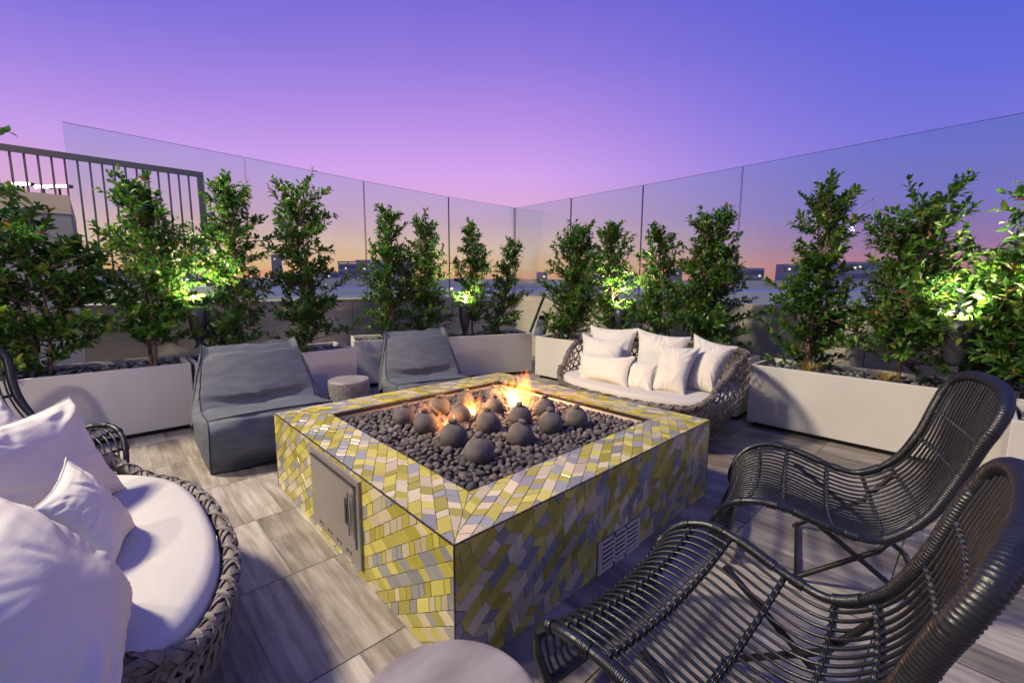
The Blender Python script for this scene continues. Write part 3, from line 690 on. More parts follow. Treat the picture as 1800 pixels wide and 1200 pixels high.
for a, b in (((ix0-.004,iy0-.004,PH-.03),(ix1+.004,iy0-.0005,PH+.0008)),((ix0-.004,iy1+.0005,PH-.03),(ix1+.004,iy1+.004,PH+.0008)),((ix0-.004,iy0,PH-.03),(ix0-.0005,iy1,PH+.0008)),((ix1+.0005,iy0,PH-.03),(ix1+.004,iy1,PH+.0008))): mb.box(a, b)
mb.build('edge_trim', M['trim'], pit)
mb = MB(); mb.box((ix0,iy0,.30),(ix1,iy1,.40)); mb.build('burner_pan', M['recess'], pit)
# door
dr = empty('dummy'); bpy.data.objects.remove(dr)
mb = MB(); fw = .03
for a, b in (((-.012,DY0,DZ0),(.004,DY1,DZ0+.085)),((-.012,DY0,DZ1-fw),(.004,DY1,DZ1)),((-.012,DY0,DZ0+.085),(.004,DY0+fw,DZ1-fw)),((-.012,DY1-fw,DZ0+.085),(.004,DY1,DZ1-fw))): mb.box(a, b)
fr = mb.build('door_frame', M['steel'], pit)
mb = MB()
for k in range(4):
    yy = DY0+.10+k*.115
    for s in range(3): mb.box((-.0135,yy+s*.022,DZ0+.026+(s % 2)*.008),(-.0122,yy+s*.022+.008,DZ0+.044))
mb.build('slot', M['vent_dark'], fr)
mb = MB(); mb.box((-.020,DY0+fw+.003,DZ0+.09),(-.004,DY1-fw-.003,DZ1-fw-.004)); dp = mb.build('access_door', M['steel'], pit)
bv = dp.modifiers.new('b', 'BEVEL'); bv.width = .003; bv.segments = 2
mb = MB(); mb.box((-.025,DY0+fw-.004,DZ1-fw-.003),(-.0125,DY1-fw+.004,DZ1-fw+.003)); mb.build('drip_edge', M['trim'], fr)
mb = MB(); mb.tube([(-.034,DY0+fw+.022,DZ0+.16),(-.036,DY0+fw+.022,DZ1-fw-.03)], .0065, 10); mb.cbox((-.027,DY0+fw+.022,DZ0+.18),(.007,0,0),(0,.004,0),(0,0,.004)); mb.cbox((-.027,DY0+fw+.022,DZ1-fw-.045),(.007,0,0),(0,.004,0),(0,0,.004)); mb.build('handle', M['chrome'], dp)
mb = MB(); mb.box((-.030,DY0+fw+.040,DZ0+.19),(-.0202,DY0+fw+.086,DZ0+.31)); mb.box((-.034,DY0+fw+.056,DZ0+.215),(-.0302,DY0+fw+.068,DZ0+.285)); mb.build('latch', M['black'], dp)
# vent
mb = MB(); mb.box((VX0+.002,-.001,.002),(VX1-.002,.012,VZ1-.002)); vt = mb.build('vent_plate', M['vent_dark'], pit)
mb = MB()
xs = [VX0+.002,VX0+.035,VX0+.125,VX0+.140,VX0+.225,VX0+.240,VX1-.022,VX1-.002]
for k in (0,2,4,6): mb.box((xs[k],-.006,.002),(xs[k+1],-.0012,VZ1-.002))
mb.box((xs[1],-.006,.002),(xs[6],-.0013,.022)); mb.box((xs[1],-.006,VZ1-.018),(xs[6],-.0013,VZ1-.002))
for k in (1,3,5):
    for s in range(5):
        z = .034+s*.0235; mb.cbox(((xs[k]+xs[k+1])/2,-.003,z), ((xs[k+1]-xs[k])/2-.002,0,0), (0,.004,-.003), (0,.0012,.0055))
mb.build('louvre', M['vent'], vt)

# pebbles in the pit
rnd = random.Random(77); balls = [(1.371,2.458,.072),(1.393,2.241,.077),(1.385,1.942,.080),(1.349,1.672,.079),(1.656,2.485,.075),(1.654,2.248,.072),(1.674,1.987,.078),(1.674,1.705,.077),(1.939,2.229,.074),(2.131,2.463,.070),(1.92,2.538,.066),(1.917,1.959,.076),(2.161,1.972,.076),(1.955,1.732,.078),(2.145,1.686,.075)]
peb = []; cell = {}
def ok(x, y, r, z):
    ci, cj = int(x/.05), int(y/.05)
    for i in range(ci-1, ci+2):
        for j in range(cj-1, cj+2):
            for (a, b, q, zz) in cell.get((i,j), ()):
                if (a-x)**2+(b-y)**2 < ((q+r)*.86)**2 and abs(zz-z) < .02: return False
    return True
for layer, (z, n) in enumerate(((.432,9000),(.452,14000))):
    for k in range(n):
        r = rnd.choice([rnd.uniform(.013,.02), rnd.uniform(.018,.029)]); x = rnd.uniform(IX0+r,IX1-r); y = rnd.uniform(IY0+r,IY1-r)
        if any((x-a)**2+(y-b)**2 < (q*.86)**2 for a, b, q in balls) and layer: continue
        if ok(x, y, r, z):
            peb.append((x,y,r,z)); cell.setdefault((int(x/.05),int(y/.05)), []).append((x,y,r,z))
upper = sorted([p for p in peb if p[3] > .44], key=lambda p: math.hypot(p[0],p[1]))
near = upper[:300]; rest = upper[300:]+[p for p in peb if p[3] < .44]
proto = []
for k in range(14):
    mb = MB(); v, f = blob_verts(rnd, (0,0,0), 1, 1, .68); mb.add(v, f, 0, True)
    me = bpy.data.meshes.new('pebble'); me.from_pydata(mb.v, [], mb.f); me.materials.append(M['lava' if k % 3 else 'lava2']); me.polygons.foreach_set('use_smooth', [True]*len(mb.f)); me.update(); proto.append(me)
for k, (x, y, r, z) in enumerate(near):
    o = bpy.data.objects.new('lava_pebble', proto[k % 14]); col.objects.link(o); o.location = (x,y,z+rnd.uniform(-.003,.007)); o.scale = (r,r,r); o.rotation_euler = (rnd.uniform(-.3,.3),rnd.uniform(-.3,.3),rnd.uniform(0,6.3))
    tag(o, 'smooth dark lava pebble among the near pebbles filling the fire pit', 'pebble', 'lava pebbles in the near half of the fire pit')
mb = MB()
for (x, y, r, z) in rest:
    v, f = blob_verts(rnd, (x,y,z), r*1.0, 1 if z > .44 else 0, .68); mb.add(v, f, 0 if rnd.random() < .66 else 1, True)
tag(mb.build('lava_pebbles', [M['lava'], M['lava2']]), 'bed of dark lava pebbles filling the rest of the fire pit', kind='stuff')

blab = ['leftmost stone ball in the pit, at the end of the rear left row','stone ball second from the left, beside the small flame','near left stone ball with the small flame behind it','stone ball nearest the camera','stone ball glowing faintly behind the leftmost two','stone ball lit on its right by the medium flame','stone ball in the centre of the pit, right of the near left one','stone ball at near right, directly right of the nearest one','stone ball touching the left side of the big flame','stone ball at the back, half hidden by the big flame','small looking stone ball at the back left of the medium flame','stone ball directly in front of the big flame','stone ball glowing orange just right of the big flame','stone ball in the second row, third from the right','rightmost stone ball in the pit']
ballp = None
for k, (x, y, r) in enumerate(balls):
    if ballp is None:
        t = empty('stone_ball'); mb = MB(); prof = [(math.cos(a)*1.0, math.sin(a)) for a in np.linspace(-PI/2, PI/2, 26)]; prof[0] = (0,-1); prof[-1] = (0,1)
        mb.lathe([(p[0]*(1.0 if p[1] < .9 else .98), p[1]) for p in prof], (0,0,0), 40); mb.build('ball', M['ball'], t)
        mb = MB(); v, f = blob_verts(random.Random(2), (0,0,1.13), .31, 1, .72); mb.add(v, f, 0, True); mb.build('knob', M['lava'], t); ballp = t
    else: t = copy_tree(ballp)
    r *= .96; t.location = (x, y, .455+r*.60); t.scale = (r,r,r); t.rotation_euler = (rnd.uniform(-.12,.12), rnd.uniform(-.12,.12), rnd.uniform(0,6.3))
    tag(t, blab[k], 'stone ball', 'stone balls with small knobs in the fire pit')

# flames
def tongue(mb, base, h, r, lean, seed, flat=1.0):
    rnd = random.Random(seed); n = 14; k = 16; ph = rnd.uniform(0,6.3); ph2 = rnd.uniform(0,6.3); wv = rnd.uniform(.10,.2)
    vs = []; fs = []
    for i in range(n+1):
        u = i/n; rr = r*(math.sin(PI*min(1,(u*.86+.12)))**.9)*(1-u)**.45*(1.15-.2*u); rr = max(rr, .0005)
        cx = base[0]+lean[0]*u**1.3+h*wv*math.sin(ph+u*5)*u; cy = base[1]+lean[1]*u**1.3+h*wv*math.cos(ph2+u*4.4)*u; cz = base[2]+h*u
        for j in range(k):
            a = 2*PI*j/k; q = 1+.18*math.sin(3*a+ph+u*6)+.08*math.sin(5*a+ph2-u*7)
            vs.append((cx+rr*q*math.cos(a), cy+rr*q*math.sin(a)*flat, cz))
    for i in range(n):
        for j in range(k): fs.append((i*k+j, i*k+(j+1) % k, (i+1)*k+(j+1) % k, (i+1)*k+j))
    fs += [tuple(range(k))[::-1], tuple(range(n*k, n*k+k))]
    mb.add(vs, fs, 0, True)
def fire(x, y, z, H, Rr_, label, seed, power, n_out=7, n_in=4, white=True, big=False):
    rnd = random.Random(seed); t = empty('flame', (x,y,z)); tag(t, label, 'flame', 'gas flames over the pit stones')
    for nm, mt, n, hs, rs_ in (('outer_flame','flame_out',n_out,1.0,1.0),('middle_flame','flame_mid',n_in+1,.66,.72),('inner_flame','flame_in',n_in if white else 0,.52,.55)):
        if not n: continue
        for k in range(n):
            mb = MB(); a = rnd.uniform(0,6.3); d = Rr_*rnd.uniform(.15,1)*(1.0 if nm == 'outer_flame' else .55)
            tongue(mb, (d*math.cos(a)+Rt.x*0, d*math.sin(a), -.01), H*hs*rnd.uniform(.45,1)*(1 if k else 1.05), Rr_*rs_*rnd.uniform(.28,.5), (rnd.gauss(0,.03)-.02*Rt.x, rnd.gauss(0,.03)-.02*Rt.y), rnd.random())
            mb.build(nm, M[mt], t)
    ld = bpy.data.lights.new('fire_glow', 'POINT'); ld.energy = power; ld.energy = power*1.9; ld.color = (1,.48,.17); ld.shadow_soft_size = .07
    lo = bpy.data.objects.new('fire_glow', ld); col.objects.link(lo); lo.parent = t; lo.location = (0,0,H*.55)
fire(2.15,2.25,.47,.31,.105,'tallest bright white and orange flame near the back of the pit',3,14,n_out=9,n_in=6)
fire(1.80,2.30,.47,.19,.07,'medium orange flame left of the tallest one',8,3,n_out=7,n_in=2)
fire(1.50,2.16,.47,.16,.05,'small orange flame between the left stone balls',5,1.6,n_out=5,n_in=1)
fire(1.57,2.53,.47,.13,.04,'faint orange wisp of flame behind the leftmost stone balls',12,.8,n_out=4,n_in=0,white=False)

# ------------------------------------------------------------------ drum stools
def stool(x, y, r, h, label):
    t = empty('drum_stool', (x,y,0)); tag(t, label, 'stool', 'round cast drum stools')
    mb = MB(); mb.lathe([(0,0.004),(r*.93,.004),(r*.985,.02),(r,.10),(r,h-.05),(r*.995,h-.022)], (0,0,0), 64); mb.build('drum', M['stool_side'], t)
    mb = MB(); mb.lathe([(r*.996,h-.022),(r*.985,h-.010),(r*.955,h-.002),(r*.90,h),(r*.5,h+.001),(0,h+.001)], (0,0,0), 64); mb.build('top', M['stool_top'], t)
stool(.458,.682,.213,.45,'grey drum stool with smooth lilac top, cut off by the bottom picture edge')
stool(1.70,4.08,.19,.425,'speckled grey drum stool standing between the two beanbag chairs')

# ------------------------------------------------------------------ beanbag chairs
def beanbag():
    t = empty('beanbag_chair')
    W = .80
    # side profile (y back, z up), ccw from front bottom
    prof = [(.06,.0),(.015,.05),(-.035,.20),(-.02,.355),(.03,.395),(.22,.375),(.46,.345),(.60,.37),(.70,.50),(.82,.68),(.90,.79),(.945,.815),(.985,.79),(1.06,.55),(1.14,.28),(1.17,.10),(1.12,.0)]
    P = catmull([(a,b) for a, b in prof], 7); n = len(P)
    nu = 61
    fr = random.Random(21); folds = []
    for k in range(26):
        zone = k % 3
        if zone == 0: c_ = (fr.uniform(0,W), fr.uniform(.62,.86)); an = fr.gauss(0,.35)
        elif zone == 1: c_ = (fr.uniform(0,W), fr.uniform(.25,.56)); an = fr.gauss(0,.22)
        else: c_ = (fr.choice([0.,W])+fr.uniform(-.1,.1), fr.uniform(.3,.85)); an = fr.gauss(0,.7)
        folds.append((c_, an, fr.uniform(.10,.28), fr.uniform(.009,.018), fr.choice([-1,1,1])*fr.uniform(.006,.014)))
    def crease(x, a):
        v = 0
        for (c_, an, L_, w_, h_) in folds:
            dx, dy = x-c_[0], a-c_[1]; u_ = dx*math.cos(an)+dy*math.sin(an); q_ = -dx*math.sin(an)+dy*math.cos(an)+.05*math.sin(u_*9)
            if abs(u_) < 2*L_: v += h_*math.exp(-(q_/w_)**2-(u_/L_)**2)
        return v
    pts = [Vector((0,a,b)) for a, b in P]; cy, cz = .55, .30
    def shape(i, j):
        u = i/(nu-1); s = (u-.5)*2; a, b = P[j]
        # pillow-like pull in at the side seams
        k = 1-.05*abs(s)**6
        yy = cy+(a-cy)*k; zz = cz+(b-cz)*k if b > .02 else b
        # belly of the front, seat and back
        bul = (1-s*s)
        if .05 < b < .40 and a < .1: yy -= .018*bul
        if .02 < a < .55 and b > .33: zz += .028*bul-.02*max(0,bul-.6)
        if a > .6 and b > .4 and a < .95: yy -= .05*bul; zz += .012*bul
        if b > .74: zz -= .022*bul*(1-.0)  # drooping top edge, ears at the corners
        if b > .74: zz += .035*max(0,abs(s)-.88)/.12
        flare = 1+.05*(1-b/.8)
        if .05 < b < .5: flare += .012
        xx = W/2+s*W/2*flare*(1-.10*max(0,(b-.45)/.35))
        p = Vector((xx, yy, max(0.0,zz)))
        # wrinkles, mostly across the seat crease and sides
        q = Vector((xx*3.2, yy*9+zz*2, zz*9)); w_ = noise.noise(q)*.022+noise.noise(Vector((xx*3+yy*2,yy*24,zz*24)))*.011*(1 if .3 < a < .85 else .5)+noise.noise(Vector((xx*9,yy*5,zz*5+7)))*.008*(1 if b > .3 else .6)
        w_ += crease(xx, a)*(1 if b > .3 else .5)
        w_ += .012*noise.noise(Vector((xx*4+yy*9,yy*3,zz*12+3)))
        w_ += -.042*math.exp(-((a-.58)/.032)**2)+.012*math.exp(-((a-.50)/.05)**2)*math.sin(xx*9+1)
        nn = Vector((0,(a-cy),(b-cz))).normalized(); p = p+nn*w_
        p.z = max(p.z, 0.003); return p
    mb = MB(); mb.grid(shape, nu, n)
    # bottom closing
    mb.add([shape(i, 0) for i in range(nu)]+[shape(i, n-1) for i in range(nu)], [(i+1,i,nu+i,nu+i+1) for i in range(nu-1)])
    # sides: domed panels
    for side in (0, nu-1):
        rim = [shape(side, j) for j in range(n)]; c = Vector((rim[0].x, .58, .26)); out = -1 if side == 0 else 1
        K = 7
        def S(k, j, rim=rim, c=c, out=out):
            f = k/K; p = rim[j].lerp(c, f)
            bulge = .075*math.sin(min(1, f*1.15)*PI/2)*(1-.25*f); bulge *= .5+.5*min(1, max(0,(.9-p.z)/.5))
            w2 = noise.noise(Vector((p.y*5, p.z*6, out*3)))*.014*min(1,f*3)
            q = Vector((p.x+out*(bulge+w2), p.y, p.z)); q.z = max(q.z, .003); return q
        mb.grid(lambda k, j: S(k, j), K+1, n)
        if side == 0: pass
    b = mb.build('cover', M['bag'], t)
    for side in (0, nu-1):
        m2 = MB(); m2.tube([shape(side, j)+Vector((-.003 if side == 0 else .003,0,0)) for j in range(2, n-2)], .0045, 6); m2.build('piping', M['piping'], t)
    j0 = min(range(n), key=lambda j: abs(P[j][0]-.03)+abs(P[j][1]-.395))
    m2 = MB(); m2.tube([shape(i, j0)+Vector((0,-.002,.002)) for i in range(nu)], .0045, 6); m2.build('piping', M['piping'], t)
    j1 = min(range(n), key=lambda j: abs(P[j][0]-.945)+abs(P[j][1]-.815))
    m2 = MB(); m2.tube([shape(i, j1)+Vector((0,0,.002)) for i in range(nu)], .004, 6); m2.build('piping', M['piping'], t)
    return t
bb = beanbag(); bb.location = (.50,3.50,0); bb.rotation_euler.z = R(-4); tag(bb, 'grey canvas beanbag lounge chair nearest the pit door side, left of the drum stool', 'beanbag chair', 'grey beanbag chairs')
b2_ = copy_tree(bb); b2_.location = (1.97,3.60,0); b2_.rotation_euler.z = R(-18); b2_.scale = (.92,1,1); tag(b2_, 'grey canvas beanbag lounge chair right of the drum stool, farther from the camera', 'beanbag chair', 'grey beanbag chairs')

# ------------------------------------------------------------------ wicker sofas
def sofa():
    t = empty('wicker_sofa'); A, B = .635, .85; ex = 2.5
    def sup(ph, a, b):
        c, s = math.cos(ph), math.sin(ph); return (a*math.copysign(abs(c)**(2/ex), c), b*math.copysign(abs(s)**(2/ex), s))
    def Hh(ph):
        d = abs((ph+PI) % (2*PI)-PI); u = min(1, max(0, (math.degrees(d)-42)/58)); u = u*u*(3-2*u); return .385+.365*u
    def shell(ph, s, off=0):
        h = Hh(ph); z = .03+(h-.03)*s
        k = .76+.27*math.sin(min(1, s*1.25)*PI/2)-.05*max(0, s-.75)/.25*(1 if h > .5 else .2)
        x, y = sup(ph, A*k+off, B*k+off); return Vector((x, y, z))
    def nrm(ph, s):
        e1 = shell(ph+.01, s)-shell(ph-.01, s); e2 = shell(ph, min(1,s+.02))-shell(ph, max(0,s-.02)); return e1.cross(e2).normalized()
    mb = MB(); N = 84
    for fam in (1,-1):
        for k in range(N):
            ph0 = 2*PI*k/N; pts = []; nn = []; m = 14
            for i in range(m+1):
                s = i/m; ph = ph0+fam*s*.52; n_ = nrm(ph, s); wv = .0035*math.sin(i*PI/1.0+fam*PI/2+k)+fam*.0022
                pts.append(shell(ph, s)+n_*wv); nn.append(n_)
            mb.ribbon(pts, nn, .0145, .003)
    for k in range(9):
        s = (k+.5)/9; m = 150; pts = []; nn = []
        for i in range(m+1):
            ph = 2*PI*i/m; n_ = nrm(ph, s); pts.append(shell(ph, s)+n_*(.004*math.sin(i*1.7+k*3))); nn.append(n_)
        mb.ribbon(pts, nn, .012, .003)
    mb.build('woven_shell', M['wicker'], t)
    # braided rim
    mb = MB(); m = 420; core = [shell(2*PI*i/m, 1.0) for i in range(m)]
    mb.tube([c for c in core[::3]], .020, 8, closed=True)
    for st in range(5):
        pts = []; nn = []
        for i in range(m+1):
            ph = 2*PI*i/m; c = shell(ph, 1.0); n_ = nrm(ph, .98); up = Vector((0,0,1)); n_.z = 0; n_.normalize()
            a = i/m*2*PI*26*(1 if st % 2 else -1)+st*2*PI/5
            o = n_*math.cos(a)+up*math.sin(a); pts.append(c+o*(.0245+.003*(st % 2))); nn.append(o)
        mb.ribbon(pts, nn, .016, .004)
    mb.build('braided_rim', M['wicker'], t)
    # base ring and feet
    mb = MB(); mb.tube([shell(2*PI*i/90, 0) for i in range(90)], .016, 8, closed=True)
    mb.tube([Vector((0,0,.27))+Vector((*sup(2*PI*i/90, .56, .76), 0)) for i in range(90)], .012, 6, closed=True)
    for i in range(9):
        y = -.6+i*.15; x = .56*(1-abs(y/.76)**ex)**(1/ex); mb.tube([(-x,y,.27),(x,y,.27)], .009, 6)
    mb.build('base_frame', M['wicker'], t)
    mb = MB()
    for sx in (-1,1):
        for sy in (-1,1): mb.lathe([(.0,0),(.02,0),(.022,.03),(0,.03)], (sx*.35,sy*.45,0), 12)
    mb.build('foot', M['black'], t)
    # seat cushion
    mb = MB(); rings = [(.0,.285),(.88,.285),(.955,.295),(.985,.33),(1.0,.385),(.99,.42),(.965,.440),(.93,.449),(.5,.454),(0,.455)]; m = 96
    def C(i, j):
        k, z = rings[j]; x, y = sup(2*PI*i/m, .618*k, .832*k); dz = .006*noise.noise(Vector((x*4,y*4,1))) if z > .4 else 0; return Vector((x, y, z+dz))
    mb.grid(C, m, len(rings), cu=True); cu = mb.build('seat_cushion', M['cushion'], t)
    mb = MB(); mb.tube([Vector((*sup(2*PI*i/m, .618*.987, .832*.987), .408)) for i in range(m)], .0035, 6, closed=True); mb.build('seam', M['cushion'], cu)
    return t
sf = sofa(); sf.location = (-.36,2.02,0); tag(sf, 'oval wicker loveseat at lower left, close to the camera', 'sofa', 'oval wicker loveseats with white cushions')
s2_ = copy_tree(sf); s2_.location = (3.75,2.12,0); s2_.rotation_euler.z = PI; s2_.scale = (1,.98,1); tag(s2_, 'oval wicker loveseat across the fire pit, full of cream cushions', 'sofa', 'oval wicker loveseats with white cushions')

def pillow(c4, th, label, seed, group, sag=.02):
    """c4: corners a,b (top), c,d (bottom)"""
    a, b, c, d = [Vector(p) for p in c4]; ctr = (a+b+c+d)/4; N = 57; rnd = random.Random(seed); ox = rnd.uniform(0,50)
    nrm = (b-a).cross(d-a).normalized()
    def base(u, v): return (a*(1-u)+b*u)*(1-v)+(d*(1-u)+c*u)*v
    L = ((b-a).length+(d-a).length)/2
    if 'far loveseat' in label:
        a, b, c, d = [ctr+(q-ctr)*1.07 for q in (a, b, c, d)]; up_ = Vector((0,0,.022)); a, b, c, d = a+up_, b+up_, c+up_, d+up_; ctr = (a+b+c+d)/4; th = th*1.2
    cr_ = []
    for k in range(16):
        cx_, cy_ = rnd.choice([(0,0),(1,0),(0,1),(1,1),(.5,0),(.5,1),(0,.5),(1,.5)]); an = math.atan2(.5-cy_, .5-cx_)+rnd.gauss(0,.45); r0 = rnd.uniform(.1,.3)
        cr_.append((cx_+r0*math.cos(an), cy_+r0*math.sin(an), an, rnd.uniform(.08,.2), rnd.uniform(.014,.03), rnd.choice([-1,1])*rnd.uniform(.004,.009)))
    def P(u, v, sgn):
        s, t_ = 2*u-1, 2*v-1
        p = base(u, v)
        # concave edges between pointed corners
        pull = .085*L
        ex_, ey_ = (b-a).normalized(), (a-d).normalized()
        p = p-ex_*(s*pull*(1-t_*t_)*abs(s)**1.5*.9)-ey_*(-t_*pull*(1-s*s)*abs(t_)**1.5*.9)
        hgt = (max(0,1-abs(s)**2.6)*max(0,1-abs(t_)**2.6))**.55
        r = math.hypot(s, t_)
        ang = math.atan2(t_, s); edge = (1-hgt)*hgt*4
        wr = noise.noise(Vector((ang*6+ox, r*1.2, sgn*2)))*.10*edge+noise.noise(Vector((s*2+ox,t_*2,sgn)))*.09*hgt+noise.noise(Vector((s*1.5+ox,t_*9,sgn*5)))*.05*edge
        fo = 0
        for (qx, qy, an, l_, w_, h_) in cr_:
            dx, dy = u-qx, v-qy; a_ = dx*math.cos(an)+dy*math.sin(an); b_ = -dx*math.sin(an)+dy*math.cos(an)
            if abs(a_) < 2*l_: fo += h_*math.exp(-(b_/w_)**2-(a_/l_)**2)
        p = p+nrm*(sgn*(th/2*(hgt+wr)+fo*min(1, hgt*3)*L/.45))
        p.z -= sag*hgt*(1-v)*.3
        return p
    mb = MB()
    mb.grid(lambda i, j: P(i/(N-1), j/(N-1), 1), N, N); mb.grid(lambda i, j: P(i/(N-1), j/(N-1), -1), N, N)
    # weld not needed: both sheets meet on the edge; a fine seam closes them
    mb = MB2(mb); o = mb.build('pillow', M['pillow']); me = o.data
    o.location = ctr; me.transform(Matrix.Translation(-ctr))
    E_ = [P(i/24, 0, 0) for i in range(24)]+[P(1, i/24, 0) for i in range(24)]+[P(1-i/24, 1, 0) for i in range(24)]+[P(0, 1-i/24, 0) for i in range(24)]
    m2 = MB(); m2.tube([p-ctr for p in E_], .0032, 5, closed=True); m2.build('seam', M['cushion'], o)
    tag(o, label, 'pillow', group); return o
def MB2(m): return m
GR = 'cream pillows on the far loveseat'; GL = 'white pillows on the near loveseat'
pillow([(4.08,3.02,.83),(4.08,2.44,.845),(3.80,2.36,.43),(3.80,2.86,.42)], .15, 'large cream pillow at back left of the far loveseat', 1, GR)
pillow([(3.76,2.90,.81),(3.82,2.40,.78),(3.50,2.24,.41),(3.50,2.76,.40)], .15, 'large cream pillow in front of the back left one, behind the lumbar pillow', 2, GR)
pillow([(3.46,2.68,.63),(3.46,2.10,.665),(3.30,2.06,.43),(3.30,2.56,.41)], .10, 'small oblong cream lumbar pillow at front left of the far loveseat', 3, GR)
pillow([(4.04,2.39,.845),(4.06,1.87,.81),(3.75,1.80,.43),(3.72,2.24,.43)], .15, 'large cream pillow at back centre of the far loveseat', 4, GR)
pillow([(3.50,2.16,.655),(3.52,1.88,.66),(3.32,1.82,.43),(3.33,2.09,.43)], .10, 'small square cream pillow between the lumbar pillow and the upright one', 5, GR)
pillow([(3.66,1.95,.775),(3.72,1.62,.77),(3.42,1.59,.42),(3.38,1.86,.42)], .14, 'upright cream pillow at front right of the far loveseat', 6, GR)
pillow([(3.97,1.78,.85),(3.92,1.40,.785),(3.62,1.44,.44),(3.62,1.68,.42)], .15, 'cream pillow leaning at the right end of the far loveseat', 7, GR)
pillow([(-.62,2.62,.80),(-.34,2.86,.86),(-.10,2.72,.50),(-.40,2.42,.46)], .14, 'white pillow farthest from the camera on the near loveseat, at the left picture edge', 8, GL)
pillow([(-.50,2.10,.88),(-.115,2.66,.85),(.025,2.48,.45),(-.36,1.98,.45)], .17, 'large white pillow with a pointed corner, behind the small one on the near loveseat', 9, GL)
pillow([(-.19,1.83,.685),(-.12,2.10,.745),(.035,2.06,.45),(-.04,1.74,.45)], .13, 'small white pillow propped in the middle of the near loveseat', 10, GL)
pillow([(-.38,.98,.86),(-.24,1.60,.86),(.00,1.56,.45),(-.06,1.00,.45)], .24, 'biggest looking white pillow, cut off by the bottom left picture corner', 11, GL)
pillow([(-.62,1.50,.80),(-.29,1.98,.76),(-.18,1.98,.45),(-.45,1.45,.45)], .13, 'white pillow wedged behind the small one at the left picture edge', 12, GL)

